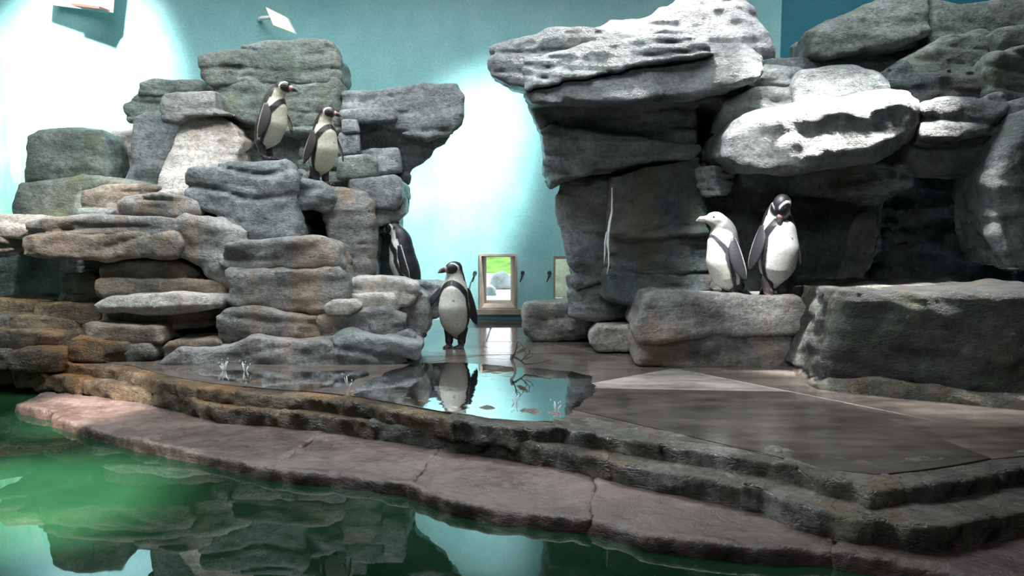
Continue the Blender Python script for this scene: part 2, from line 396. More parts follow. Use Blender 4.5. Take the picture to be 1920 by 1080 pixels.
def slab(name, poly, z0, z1, r=0.02, amp=0.02, vox=0.0135, mat='edge', parent=None, top_keep=0.25, freq=6.0, lean=0.0, lip=0.06):
    """a flat stone: XY outline between two heights, rough on its sides and nearly flat on top"""
    _seed[0] += 1; seed = _seed[0]
    xs = [p[0] for p in poly]; ys = [p[1] for p in poly]; m = amp * 1.6 + 0.05
    X = np.arange(min(xs) - m, max(xs) + m, vox).astype(np.float32); Yv = np.arange(min(ys) - m, max(ys) + m, vox).astype(np.float32)
    Z = np.arange(z0 - m, z1 + m, vox).astype(np.float32)
    gx, gy = np.meshgrid(X, Yv, indexing='ij')
    d2 = poly_sd(gx, gy, poly)
    dz = np.abs(Z - (z0 + z1) / 2) - (z1 - z0) / 2
    d = round_and(d2[:, :, None], dz[None, None, :], r).astype(np.float32)
    ii = np.nonzero(np.abs(d) < 2.4 * amp + 2.5 * vox)
    p = np.stack([X[ii[0]], Yv[ii[1]], Z[ii[2]]], 1); o = np.array([seed * 4.1, seed * 2.3, 0], np.float32)
    n = 1.5 * fbm(p * freq + o, 3) + 1.2 * (0.25 - np.abs(fbm(p * freq * 0.7 + o + 8, 3)))
    edge = np.clip(1 + d2[ii[0], ii[1]] / lip, top_keep, 1) if top_keep < 1 else 1
    d[ii] -= amp * n * edge
    pts, q = mesh_sdf(d, vox, (X[0], Yv[0], Z[0]))
    pts[:, 1] += lean * (pts[:, 2] - z1)
    base = np.array([sum(xs) / len(xs), sum(ys) / len(ys), z0])
    me = quad_mesh(name, pts - base, q)
    b = base - (np.array(parent.location) if parent is not None else 0)
    return put(name, me, mat, parent, tuple(b))
#@@STRUCT
# ------------------------------------------------------------------ the room
ZT, ZM, ZB = 0.20, 0.135, 0.05     # terrace, middle step, lowest step; the pool is at z = 0
WY = 7.6                          # back wall
corner = P(1463, 100, WY).x
w1a, w1b = P(903, 577, WY), P(966, 480, WY)
w2a, w2b = P(1041, 573, WY), P(1087, 484, WY)
def back_wall():
    bm = bmesh.new(); t = 0.35; H = 4.6
    xs = [-6.5, w1a.x, w1b.x, w2a.x, w2b.x, corner + 0.3]
    for i in (0, 2, 4): add_box(bm, xs[i], xs[i + 1], WY, WY + t, -0.3, H)
    for a, b in ((w1a, w1b), (w2a, w2b)):
        add_box(bm, a.x, b.x, WY, WY + t, -0.3, a.z); add_box(bm, a.x, b.x, WY, WY + t, b.z, H)
    return tag(bm_obj('wall_back', bm, 'wall'), kind='structure')
back_wall()
def simple_wall(name, pts, mat):
    # vertical wall along two ground points, 0.2 thick
    (x0, y0), (x1, y1) = pts; dx, dy = x1 - x0, y1 - y0; L = math.hypot(dx, dy); nx, ny = -dy / L * 0.2, dx / L * 0.2
    V = [(x0, y0, -0.4), (x1, y1, -0.4), (x1 + nx, y1 + ny, -0.4), (x0 + nx, y0 + ny, -0.4)]
    V += [(a, b, 4.6) for a, b, _ in V]
    F = [(0, 3, 2, 1), (4, 5, 6, 7), (0, 1, 5, 4), (1, 2, 6, 5), (2, 3, 7, 6), (3, 0, 4, 7)]
    return tag(put(name, poly_mesh(name, V, F), mat), kind='structure')
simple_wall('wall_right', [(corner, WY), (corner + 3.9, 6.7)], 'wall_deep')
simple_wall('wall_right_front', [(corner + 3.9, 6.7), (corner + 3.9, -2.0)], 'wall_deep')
simple_wall('wall_left', [(-5.6, -2.0), (-5.6, WY)], 'wall')
simple_wall('wall_front', [(corner + 3.9, -2.0), (-5.8, -2.0)], 'dark_hall')
bm = bmesh.new(); add_box(bm, -6.7, corner + 4.2, -2.3, WY + 0.4, 4.6, 4.8); tag(bm_obj('ceiling', bm, 'ceiling'), kind='structure')

# pool
bm = bmesh.new(); add_box(bm, -5.6, corner + 3.9, -2.0, 5.6, -0.06, 0.0)
tag(bm_obj('pool_water', bm, 'water'), 'still dark green pool mirroring the rocks in front of the stone steps', 'pool', kind='structure')

# openings to the outside
for k, (a, b, sk) in enumerate(((w1a, w1b, -0.01), (w2a, w2b, 0.0))):
    root = empty('window_%d' % (k + 1), ((a.x + b.x) / 2, WY, a.z)); tag(root, kind='structure')
    L = Vector(root.location); e = 0.012
    front = [(a.x, a.z), (b.x, a.z), (b.x, b.z), (a.x, b.z)]
    i0 = 0.035 if k == 0 else 0.0
    back = [(a.x + i0 + sk + .012, a.z + 0.035), (b.x - i0 + sk, a.z + 0.035), (b.x - i0 + sk, b.z - 0.03), (a.x + i0 + sk + .012, b.z - 0.03)]
    names = ('sill', 'reveal', 'lintel', 'reveal')
    for i in range(4):
        j = (i + 1) % 4
        V = [(front[i][0], WY - 0.012, front[i][1]), (front[j][0], WY - 0.012, front[j][1]), (back[j][0], WY + 0.36, back[j][1]), (back[i][0], WY + 0.36, back[i][1])]
        cen = ((a.x + b.x) / 2, (a.z + b.z) / 2)
        for q in list(V):
            ox, oz = (0.02 if q[0] > cen[0] else -0.02), (0.02 if q[2] > cen[1] else -0.02)
            if i in (0, 2): V.append((q[0] + ox, q[1], q[2] + oz))
            else: V.append((q[0] + ox, q[1], q[2] + oz))
        V = [Vector(v) - L for v in V]
        F = [(0, 1, 2, 3), (4, 7, 6, 5), (0, 4, 5, 1), (1, 5, 6, 2), (2, 6, 7, 3), (3, 7, 4, 0)]
        me = poly_mesh(names[i], V, F); bmx = bmesh.new(); bmx.from_mesh(me); bmesh.ops.recalc_face_normals(bmx, faces=bmx.faces); bmx.to_mesh(me); bmx.free()
        put(names[i], me, 'concrete', root)
bm = bmesh.new(); xa, xb = P(893, 580, WY).x, P(1000, 580, WY).x
add_box(bm, xa, xb, WY - 0.05, WY, w1a.z - 0.06, w1a.z - 0.012); tag(bm_obj('trim_1', bm, 'concrete'), kind='structure')
# outside
bm = bmesh.new(); add_box(bm, -5, 6, WY + 0.35, 16, 0.12, 0.24); tag(bm_obj('ground_outside', bm, 'sand'), kind='structure')
bm = bmesh.new()
vs = {}
for i in range(25):
    for j in range(9):
        x = -5 + i * 0.46; y = 12.0 + j * 0.5; vs[i, j] = bm.verts.new((x, y, 0.22 + 0.09 * j + 0.04 * math.sin(i * 1.7 + j)))
for i in range(24):
    for j in range(8): bm.faces.new((vs[i, j], vs[i + 1, j], vs[i + 1, j + 1], vs[i, j + 1]))
tag(bm_obj('lawn', bm, 'lawn', None, True), 'sunlit green lawn seen through the larger wall opening', 'grass', kind='stuff')
for pxy, s, lab in (((938, 527, ), 26, 'pale rock outside, larger one seen through the wall opening'), ((915, 546), 14, 'low flat rock outside on the pale ground')):
    x, y = pxy[0], pxy[1]; g = G(x, y + s * 0.6, 0.24)
    px = [(x - s * .8, y + s * .6), (x + s, y + s * .6), (x + s * .9, y - s * .2), (x + .2 * s, y - s * .7), (x - .5 * s, y - .3 * s)]
    tag(rock('outdoor_rock', px, g.y, 0.35, 0.05, vox=0.03, mat='outdoor_rock', groove=0), lab, 'rock')
g = G(1060, 557, 0.24); px = [(1000, 557), (1100, 557), (1100, 470), (1000, 470)]
tag(rock('stone_wall', px, g.y, 0.3, 0.03, vox=0.03, mat='tan_wall', amp=0.02), 'tan stone wall outside the smaller wall opening', 'wall')
# iron hooks beside the openings
for i, (hx, lab) in enumerate(((889, 'iron hook on turquoise wall by the walking penguin'), (978, 'iron hook just past the larger wall opening'), (1028, 'iron hook beside the smaller wall opening'))):
    p = P(hx, 518, WY); h = empty('wall_hook', (p.x, WY, p.z), lab, 'hook', 'iron hooks beside the wall openings')
    put('hook', tube_mesh('hook', [([(0.01, 0, 0.035), (0.008, -0.04, 0.03), (0.0, -0.05, -0.01), (-0.015, -0.04, -0.05)], [0.008, 0.008, 0.007, 0.005])]), 'metal_dark', h)
    put('plate', tube_mesh('plate', [([(0.01, 0, 0.035), (0.01, -0.008, 0.035)], [0.018, 0.018])], 10), 'metal_dark', h)

# ---- terrace
rim_top = [(-60, 668), (60, 668), (120, 680), (228, 693), (285, 711), (366, 727), (448, 736), (560, 744), (640, 752), (682, 758), (784, 778), (845, 788), (967, 803), (1048, 803), (1130, 819), (1200, 829),
           (1297, 844), (1395, 859), (1485, 874), (1545, 896), (1631, 919), (1744, 907), (1800, 900), (1894, 881), (1990, 872)]
rim_mid = [(-60, 690), (60, 697), (150, 712), (236, 725), (281, 730), (407, 762), (529, 770), (640, 783), (784, 803), (845, 813), (947, 825), (1048, 843), (1200, 877), (1297, 894), (1380, 911),
           (1432, 917), (1485, 945), (1594, 971), (1700, 985), (1762, 990), (1837, 975), (1920, 960), (1990, 952)]
rim_low = [(12, 758), (41, 770), (102, 780), (104, 793), (134, 803), (204, 823), (252, 835), (318, 848), (407, 868), (489, 888), (570, 898), (640, 903), (764, 921), (845, 953), (967, 976), (1106, 988),
           (1200, 1016), (1387, 1040), (1575, 1050), (1700, 1075), (1800, 1092), (1920, 1112), (2020, 1130)]
def gp(l, z): return [tuple(G(a, b, z).xy) for a, b in l]
RT, RM, RL = gp(rim_top, ZT), gp(rim_mid, ZM), gp(rim_low, 0.02)
def at_x(line, x):
    for (x0, y0), (x1, y1) in zip(line, line[1:]):
        if x0 <= x <= x1: return y0 + (y1 - y0) * (x - x0) / (x1 - x0 + 1e-9)
    return line[0][1] if x < line[0][0] else line[-1][1]
def strip(line, x0, x1, back):
    """outline of the rim between x0 and x1, BACK deep"""
    pts = [(x0, at_x(line, x0))] + [p for p in line if x0 < p[0] < x1] + [(x1, at_x(line, x1))]
    return pts + [(x1, at_x(line, x1) + back), (x0, at_x(line, x0) + back)]
terrace = tag(empty('floor', (0, 4.5, 0)), kind='structure')
bm = bmesh.new()   # core of the terrace, under the paving
core = [(x, at_x(RT, x) + 0.16) for x in np.linspace(-4.6, 3.4, 24)] + [(3.4, 7.6), (-4.6, 7.6)]
lo = [bm.verts.new((x, y, -0.05)) for x, y in core]; hi = [bm.verts.new((x, y, ZT - 0.045)) for x, y in core]
bm.faces.new(hi); bm.faces.new(lo[::-1])
for i in range(len(core)): j = (i + 1) % len(core); bm.faces.new((lo[i], lo[j], hi[j], hi[i]))
o = bm_obj('bed', bm, 'paving_dark', terrace); o.location = (0, -4.5, 0)
random.seed(4)
def run(line, cuts, name, z0, z1, back, mat, amp, **kw):
    for a, b in zip(cuts, cuts[1:]):
        slab(name, strip(line, a - 0.010, b + 0.010, back), z0, z1 + random.uniform(-0.004, 0.004), 0.005, amp, mat=('edge_rust' if a < -0.85 else mat), parent=kw.get('par'), top_keep=kw.get('tk', 0.12), freq=kw.get('fr', 6.0), lean=kw.get('lean', 0.0))
step_up = tag(empty('stone_step', (0, 3.5, 0.1)), 'upper rough stone step rimming the wet terrace', 'step')
step_mid = tag(empty('stone_step', (0, 3.4, 0.05)), 'narrow middle stone step just below the terrace rim', 'step')
step_low = tag(empty('stone_step', (0, 3.2, 0)), 'broad pinkish lowest step at the pool waterline', 'step')
def X(px, py, z): return G(px, py, z).x
run(RT, [-4.2] + [X(a, b, ZT) for a, b in ((120, 680), (228, 693), (448, 736), (640, 752), (845, 788), (1048, 805), (1230, 833), (1485, 874), (1690, 912))] + [2.35], 'edge_stone', 0.11, ZT, 0.26, 'edge', 0.026, par=step_up, fr=8.0, lean=0.15)
run(RM, [-4.2] + [X(a, b, ZM) for a, b in ((150, 712), (281, 730), (529, 770), (700, 790), (900, 820), (1140, 862), (1400, 913), (1640, 977))] + [2.2], 'edge_stone', 0.03, ZM, 0.42, 'edge', 0.026, par=step_mid, fr=8.0, lean=0.15)
jl = [X(12, 758, 0.06), X(700, 912, 0.05) - 0.0, X(765, 921, .05), X(1108, 988, .05), X(1580, 1050, .05), 1.75]
jl = [jl[0], -1.32 + 0.0, X(765, 921, .05), X(1108, 988, .05), X(1580, 1050, .05), 1.85]
jl[1] = X(500, 889, .05)
for i, (a, b) in enumerate(zip(jl, jl[1:])):
    pts = strip(RL, a - 0.002, b + 0.002, 0.0)[:-2]
    n = len(pts); sh = 0.30
    back = [(x + sh * (0.35 if i < 4 else 0.35), at_x(RM, x) + 0.10) for x, y in (pts[-1], pts[n // 2], pts[0])]
    if i == 0: back[-1] = (G(85, 735, ZB).x, G(85, 735, ZB).y); back[1] = (G(285, 758, ZB).x, G(285, 758, ZB).y + .1)
    slab('step_slab', pts + back, -0.12, ZB + random.uniform(-0.003, 0.003), 0.008, 0.022, mat='pink', parent=step_low, top_keep=0.06, freq=6, lean=0.35)

# paving slabs: the terrace outline cut along its joints
def clip(poly, a, b, keep):
    out = []; s = 1 if keep else -1
    f = lambda p: s * ((b[0] - a[0]) * (p[1] - a[1]) - (b[1] - a[1]) * (p[0] - a[0])) / math.hypot(b[0] - a[0], b[1] - a[1]) - 0.002
    for i in range(len(poly)):
        p, q = poly[i], poly[(i + 1) % len(poly)]; fp, fq = f(p), f(q)
        if fp >= 0: out.append(p)
        if fp * fq < 0: t = fp / (fp - fq); out.append((p[0] + (q[0] - p[0]) * t, p[1] + (q[1] - p[1]) * t))
    return out
front = [(x, at_x(RT, x) + 0.13) for x in np.linspace(-3.0, 2.3, 30)]
pieces = [front + [(2.9, 3.9), (2.9, 6.6), (0.9, 6.75), (-1.2, 6.75), (-3.0, 5.6)]]
joints = [((760, 642), (1010, 641)), ((1010, 641), (1110, 661)), ((700, 672), (1200, 659)), ((480, 722), (735, 689)), ((770, 698), (830, 712)), ((1180, 706), (1290, 686)), ((1110, 729), (1510, 736)), ((1660, 785), (1810, 842)),
          ((700, 770), (830, 745)), ((930, 585), (905, 660))]
def area2(pl): return abs(sum(pl[i][0] * pl[(i + 1) % len(pl)][1] - pl[(i + 1) % len(pl)][0] * pl[i][1] for i in range(len(pl)))) / 2
def inside(pl, p):
    c = False
    for i in range(len(pl)):
        (ax, ay), (bx, by) = pl[i], pl[(i + 1) % len(pl)]
        if (ay > p[1]) != (by > p[1]) and p[0] < ax + (p[1] - ay) / (by - ay) * (bx - ax): c = not c
    return c
for ja, jb in joints:
    a, b = tuple(G(*ja, ZT).xy), tuple(G(*jb, ZT).xy); mid = ((a[0] + b[0]) / 2, (a[1] + b[1]) / 2)
    new = []
    for pl in pieces:
        if inside(pl, mid):
            for k in (True, False):
                c = clip(pl, a, b, k)
                if len(c) > 2 and area2(c) > 0.02: new.append(c)
        else: new.append(pl)
    pieces = new
for i, pl in enumerate(pieces):
    h = ZT + 0.003 + random.uniform(-0.0015, 0.0015); n = len(pl)
    cx = sum(p[0] for p in pl) / n; cy = sum(p[1] for p in pl) / n
    V = [(x - cx, y - cy, -0.045) for x, y in pl] + [(x - cx, y - cy, -0.006) for x, y in pl] + [((x - cx) * 0.994, (y - cy) * 0.994, 0) for x, y in pl]
    F = [tuple(range(2 * n, 3 * n))]
    for r0 in (0, n):
        F += [(r0 + k, r0 + (k + 1) % n, r0 + n + (k + 1) % n, r0 + n + k) for k in range(n)]
    bm = bmesh.new(); bm.from_mesh(poly_mesh('t', V, F))
    mt = 'paving'
    gpix = G(1280, 710, ZT)
    if inside(pl, gpix): mt = 'paving_pale'
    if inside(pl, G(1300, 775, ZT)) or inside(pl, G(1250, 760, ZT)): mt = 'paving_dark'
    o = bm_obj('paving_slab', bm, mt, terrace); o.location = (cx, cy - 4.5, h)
# water lying on the terrace
def film(name, pxs, z, label):
    pl = [tuple(G(a, b, z).xy) for a, b in pxs]
    # smooth outline
    for _ in range(2):
        pl = [q for i in range(len(pl)) for q in ((.75 * pl[i][0] + .25 * pl[(i + 1) % len(pl)][0], .75 * pl[i][1] + .25 * pl[(i + 1) % len(pl)][1]), (.25 * pl[i][0] + .75 * pl[(i + 1) % len(pl)][0], .25 * pl[i][1] + .75 * pl[(i + 1) % len(pl)][1]))]
    n = len(pl); arr = np.array(pl); L = np.roll(arr, -1, 0) - arr
    fine = np.concatenate([arr + L * t for t in (0, .25, .5, .75)], 1).reshape(-1, 2)
    q3 = np.concatenate([fine * 5, np.zeros((len(fine), 1))], 1).astype(np.float32)
    pl = [(x + a * .10, y + b * .07) for (x, y), a, b in zip(fine, fbm(q3, 4), fbm(q3 + 31, 4))]
    n = len(pl); cx = sum(p[0] for p in pl) / n; cy = sum(p[1] for p in pl) / n
    V = [(x - cx, y - cy, 0.0015) for x, y in pl] + [((x - cx) * 1.01, (y - cy) * 1.01, -0.003) for x, y in pl]
    V = V[:n]; F = [tuple(range(n))]
    return tag(put(name, poly_mesh(name, V, F), 'film', None, (cx, cy, z)), label, 'puddle')
film('puddle', [(640, 738), (720, 700), (790, 676), (990, 690), (1110, 700), (1120, 730), (1080, 770), (1060, 795), (960, 790), (830, 770), (720, 752)], ZT + 0.006, 'shining shallow puddle in front of the walking penguin')
film('puddle', [(330, 690), (420, 695), (640, 697), (720, 694), (640, 725), (560, 735), (470, 725)], ZT + 0.006, 'shallow puddle along the foot of the stepped rocks')
#@@ROCKS
# ------------------------------------------------------------------ the rock tower with two penguins
T = empty('rock_tower', tuple(P(480, 660, 5.6)), 'tall layered grey rock tower that two penguins stand on', 'rock')
def rk(name, px, Y, depth=0.6, **kw): return rock(name, px, Y, depth, parent=cur, **kw)
cur = T
rk('ledge', [(372, 104), (400, 95), (520, 82), (612, 77), (630, 100), (634, 152), (600, 156), (400, 162), (378, 142)], 6.45, 0.7, mat='grey_green', r=0.07)
rk('ledge', [(395, 162), (412, 152), (600, 148), (634, 150), (640, 190), (636, 255), (560, 262), (430, 215), (400, 200)], 6.40, 0.7, mat='grey_green', r=0.06)
rk('stone', [(296, 188), (306, 176), (395, 171), (402, 205), (430, 213), (345, 214), (332, 226), (306, 224), (296, 207)], 6.2, 0.5, mat='grey_rust', r=0.06, amp=0.02)
rk('ledge', [(258, 178), (262, 157), (286, 149), (380, 149), (382, 174), (300, 178)], 6.6, 0.5, mat='grey_green', r=0.05, amp=0.02)
rk('stone', [(232, 197), (258, 178), (302, 174), (330, 215), (245, 224), (232, 209)], 6.6, 0.5, mat='grey_green', r=0.05, amp=0.02)
rk('stone', [(244, 220), (300, 208), (350, 210), (330, 290), (300, 345), (290, 362), (236, 345), (245, 320), (249, 280)], 6.5, 0.55, mat='grey', r=0.06, groove=0)
rk('stone', [(345, 211), (400, 214), (432, 230), (453, 262), (440, 300), (446, 335), (380, 400), (290, 374), (288, 360), (318, 285)], 6.15, 0.5, mat='pale', r=0.05, sz=0.45, amp=0.02, groove=0.008)
rk('backing_rock', [(350, 206), (485, 212), (640, 240), (655, 340), (600, 400), (440, 330)], 6.5, 0.6, mat='grey_green', sz=0.05)
rk('ledge', [(342, 327), (350, 311), (430, 303), (530, 302), (546, 320), (552, 380), (562, 446), (480, 453), (430, 442), (400, 408), (345, 387)], 5.72, 0.95, mat='grey', r=0.06, bed=0.2, sz=0.15)
rk('shoulder', [(530, 306), (560, 338), (600, 345), (622, 356), (626, 392), (600, 398), (556, 392), (545, 350)], 5.85, 0.9, mat='grey', r=0.07)
rk('column', [(598, 352), (640, 352), (682, 361), (697, 376), (697, 480), (690, 535), (640, 535), (622, 470), (608, 415)], 5.9, 0.9, mat='grey_rust', r=0.1, groove=0.006)
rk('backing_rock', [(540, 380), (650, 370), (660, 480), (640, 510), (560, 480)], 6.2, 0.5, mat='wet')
rk('stone', [(560, 240), (640, 235), (672, 330), (650, 352), (560, 340)], 6.42, 0.5, mat='grey_green')
# arm reaching out over the gap
rk('overhang', [(640, 172), (700, 168), (790, 158), (856, 157), (867, 178), (865, 228), (852, 250), (800, 262), (700, 228), (640, 208)], 6.4, 0.55, mat='grey', r=0.08, taper=0.3)
rk('overhang', [(668, 215), (800, 250), (846, 250), (830, 270), (790, 300), (766, 316), (762, 345), (738, 338), (700, 332), (668, 292)], 6.5, 0.45, mat='grey', r=0.07, taper=0.3, sz=-0.2)
rk('stone', [(636, 207), (735, 206), (742, 224), (640, 226)], 6.33, 0.4, mat='grey', r=0.03, amp=0.014, groove=0)
rk('stone', [(640, 226), (668, 224), (671, 246), (640, 248)], 6.28, 0.4, mat='grey', r=0.03, amp=0.012, groove=0)
rk('stone', [(634, 250), (669, 248), (670, 286), (634, 288)], 6.3, 0.4, mat='grey', r=0.03, amp=0.012, groove=0)
rk('stone', [(672, 284), (744, 282), (750, 320), (705, 325), (672, 312)], 6.32, 0.4, mat='grey', r=0.04, amp=0.015, groove=0)
rk('stone', [(636, 296), (688, 291), (703, 303), (706, 333), (636, 332)], 6.2, 0.4, mat='grey_green', r=0.03, amp=0.015, groove=0)
rk('stone', [(645, 337), (735, 333), (756, 345), (759, 370), (740, 388), (690, 388), (645, 370)], 6.1, 0.5, mat='grey', r=0.05, amp=0.02, groove=0)
rk('stone', [(698, 388), (745, 378), (759, 370), (757, 400), (742, 416), (698, 425)], 6.12, 0.5, mat='grey', r=0.05, amp=0.02, groove=0)
rk('column', [(690, 400), (745, 405), (742, 440), (736, 480), (732, 540), (650, 540), (660, 430)], 6.35, 0.5, mat='wet', groove=0.006)
rk('stone', [(618, 510), (640, 492), (690, 462), (704, 500), (702, 540), (618, 540)], 6.05, 0.4, mat='grey', r=0.05, amp=0.015, groove=0)
# lava-like bulge and the beds below it
rk('bulge', [(318, 424), (345, 405), (400, 412), (450, 436), (446, 452), (490, 470), (480, 500), (440, 545), (400, 522), (350, 497), (328, 472)], 5.53, 0.9, mat='grey_rust', r=0.1, groove=0.0, amp=0.04)
rk('ledge', [(425, 462), (455, 454), (520, 447), (600, 452), (622, 463), (633, 498), (560, 504), (430, 508), (405, 490)], 5.42, 0.8, mat='grey_rust', r=0.06)
rk('ledge', [(425, 510), (520, 505), (632, 502), (643, 530), (645, 566), (600, 583), (450, 582), (425, 562), (432, 540)], 5.36, 0.8, mat='grey_rust', r=0.05, bed=0.2)
rk('ledge', [(640, 534), (652, 525), (750, 525), (779, 535), (780, 556), (770, 572), (690, 583), (658, 562)], 5.53, 0.5, mat='pale', r=0.04, amp=0.02)
rk('stone', [(655, 556), (735, 552), (746, 576), (735, 588), (680, 586), (660, 572)], 5.45, 0.3, mat='pale', r=0.03, amp=0.012, groove=0)
rk('column', [(742, 560), (776, 542), (800, 560), (801, 622), (780, 634), (757, 645), (750, 600)], 5.53, 0.5, mat='grey_rust', r=0.06, groove=0.006)
rk('ledge', [(403, 594), (430, 580), (482, 581), (592, 596), (606, 610), (600, 640), (560, 648), (470, 648), (420, 650), (403, 625)], 5.3, 0.7, mat='grey_rust', r=0.06)
rk('ledge', [(598, 596), (640, 585), (720, 581), (754, 600), (759, 632), (752, 642), (680, 642), (608, 638)], 5.32, 0.7, mat='grey_rust', r=0.05)
rk('stone', [(609, 577), (625, 566), (660, 565), (673, 576), (655, 586), (615, 587)], 5.3, 0.25, mat='pale', r=0.03, amp=0.01, groove=0)
rk('ledge', [(300, 690), (340, 655), (410, 656), (462, 636), (560, 638), (628, 640), (644, 655), (644, 696), (480, 700), (430, 700)], 5.12, 0.8, mat='grey_rust', r=0.06)
rk('ledge', [(622, 634), (650, 626), (760, 640), (785, 652), (780, 674), (700, 696), (636, 696), (628, 655)], 5.12, 0.7, mat='grey', r=0.06)
rk('stone', [(745, 628), (762, 622), (776, 634), (772, 652), (748, 650)], 5.28, 0.2, mat='grey', r=0.03, amp=0.01, groove=0)
rk('ledge', [(620, 520), (830, 536), (834, 600), (620, 600)], 5.98, 0.6, mat='grey', r=0.04)   # what the half-hidden penguin stands on

# long ledge on the far side
Lg = empty('rock_ledge', tuple(P(180, 470, 5.8)), 'long grey rock ledge roofing the dark hollow beside the pool', 'rock')
cur = Lg
rk('ledge', [(30, 440), (45, 420), (80, 410), (200, 408), (320, 413), (338, 436), (200, 441), (60, 446)], 5.52, 1.0, mat='grey_rust', r=0.05, amp=0.022)
rk('ledge', [(34, 446), (120, 440), (330, 436), (338, 455), (330, 480), (200, 482), (100, 480), (40, 472)], 5.5, 1.0, mat='brown', r=0.05, amp=0.025)
rk('stone', [(-40, 403), (70, 408), (60, 425), (38, 446), (-40, 448)], 5.75, 0.7, mat='pale', r=0.05, amp=0.015)
rk('stone', [(-40, 448), (40, 446), (36, 472), (-40, 476)], 5.75, 0.7, mat='brown', r=0.05)
rk('stone', [(145, 374), (152, 362), (182, 348), (235, 346), (296, 350), (302, 364), (228, 376), (215, 402), (150, 390)], 6.0, 0.5, mat='brown', r=0.04, amp=0.02)
rk('stone', [(138, 393), (160, 388), (205, 390), (206, 408), (140, 410)], 5.9, 0.4, mat='grey', r=0.03, amp=0.015)
rk('stone', [(218, 388), (226, 373), (300, 364), (368, 372), (374, 402), (350, 414), (220, 414)], 5.68, 0.6, mat='grey_rust', r=0.05, amp=0.02)
rk('stone', [(290, 352), (380, 360), (380, 410), (290, 404)], 5.95, 0.6, mat='pale', r=0.04, amp=0.02)
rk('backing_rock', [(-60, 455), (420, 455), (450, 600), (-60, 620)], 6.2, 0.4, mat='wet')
B = rock('boulder', [(45, 256), (62, 244), (120, 240), (176, 243), (192, 262), (204, 335), (150, 345), (75, 355), (38, 350)], 6.5, 0.7, 0.16, mat='grey_green', groove=0.004)
tag(B, 'rounded grey boulder standing before the brightest patch of wall', 'boulder')
B = rock('boulder', [(20, 410), (38, 346), (75, 342), (150, 332), (240, 342), (294, 352), (215, 404), (140, 414)], 6.35, 0.7, 0.08, mat='grey_green', groove=0.006)
tag(B, 'low sloping grey rock under the rounded boulder', 'boulder')
B = rock('rubble_rock', [(190, 268), (215, 250), (244, 244), (262, 300), (255, 345), (200, 342)], 6.95, 0.4, 0.04, mat='pale', amp=0.04)
tag(B, 'sunlit rubble rock between the rounded boulder and the tower', 'rock')

# stack of flat stones by the water
S = empty('stone_stack', tuple(P(260, 690, 5.1)), 'dry stack of brown flat stones rising from the steps', 'stone stack')
cur = S
FS = dict(r=0.022, amp=0.02, groove=0.004, taper=0.02, vox=0.015, sz=0.1)
for Yd, mt, px in (
    (5.28, 'brown', [(188, 502), (202, 494), (326, 494), (362, 510), (366, 528), (190, 526)]),
    (5.22, 'brown', [(185, 528), (300, 527), (400, 529), (432, 540), (436, 556), (320, 557), (190, 552)]),
    (5.06, 'pale', [(182, 573), (200, 562), (250, 556), (400, 556), (427, 560), (412, 580), (350, 587), (240, 586), (186, 581)]),
    (5.20, 'brown', [(180, 582), (250, 586), (402, 585), (404, 611), (300, 616), (180, 608)]),
    (5.45, 'brown', [(120, 520), (186, 517), (186, 546), (120, 546)]),
    (5.45, 'brown', [(110, 548), (186, 547), (186, 576), (110, 574)]),
    (5.22, 'edge_rust', [(60, 573), (120, 574), (186, 577), (182, 606), (95, 602), (62, 592)]),
    (5.30, 'edge_rust', [(-60, 568), (40, 572), (60, 580), (40, 598), (-60, 596)]),
    (5.18, 'edge_rust', [(12, 597), (80, 600), (155, 604), (155, 630), (20, 626)]),
    (5.24, 'edge', [(-60, 598), (10, 598), (18, 626), (-60, 624)]),
    (4.98, 'brown', [(150, 616), (166, 608), (240, 614), (296, 618), (302, 642), (230, 648), (154, 645)]),
    (4.92, 'edge_rust', [(124, 646), (142, 635), (230, 649), (234, 678), (130, 674)]),
    (4.94, 'edge', [(234, 650), (288, 648), (286, 676), (236, 678)]),
    (5.0, 'edge_rust', [(-60, 624), (16, 625), (122, 634), (126, 660), (-60, 656)]),
    (4.97, 'brown', [(300, 656), (316, 645), (402, 640), (412, 662), (330, 676), (302, 676)]),
    (4.86, 'edge_rust', [(5, 668), (30, 660), (118, 664), (120, 696), (20, 692)]),
    (4.9, 'edge', [(-60, 660), (2, 660), (6, 692), (-60, 690)]),
    (5.5, 'wet', [(285, 600), (420, 590), (420, 660), (285, 660)]),
):
    rk('flat_stone', px, Yd + 0.28, 0.55, mat=mt, **FS)

# ------------------------------------------------------------------ the cliff on the other side
K = empty('cliff', tuple(P(1330, 600, 5.9)), 'dark overhanging rock cliff with a trickle of water behind the penguin pair', 'rock')
cur = K
rk('crown', [(1060, 75), (1085, 55), (1140, 45), (1200, 30), (1250, 5), (1300, -25), (1380, -22), (1422, 20), (1460, 92), (1468, 112), (1420, 120), (1300, 100), (1100, 90)], 6.0, 0.9, mat='pale_grey', r=0.2, sz=0.5, groove=0.006, taper=0.3, amp=0.05)
rk('overhang', [(918, 102), (925, 88), (1040, 56), (1100, 55), (1192, 66), (1192, 90), (1050, 100), (1003, 112), (986, 162), (960, 156), (925, 132)], 5.75, 0.6, mat='cliff', r=0.05, sz=0.3)
rk('overhang', [(984, 130), (986, 113), (1040, 100), (1110, 80), (1240, 65), (1320, 76), (1340, 96), (1240, 114), (1100, 142), (1020, 162), (985, 166)], 5.42, 0.8, mat='grey', r=0.04, sz=0.5, amp=0.022, bed=0.08, groove=0.022)
rk('overhang', [(984, 172), (1020, 162), (1100, 142), (1240, 114), (1330, 82), (1400, 86), (1432, 105), (1432, 130), (1412, 152), (1362, 168), (1300, 182), (1130, 190), (1000, 190)], 5.42, 1.0, mat='cliff', r=0.09, sz=0.6, bed=0.2)
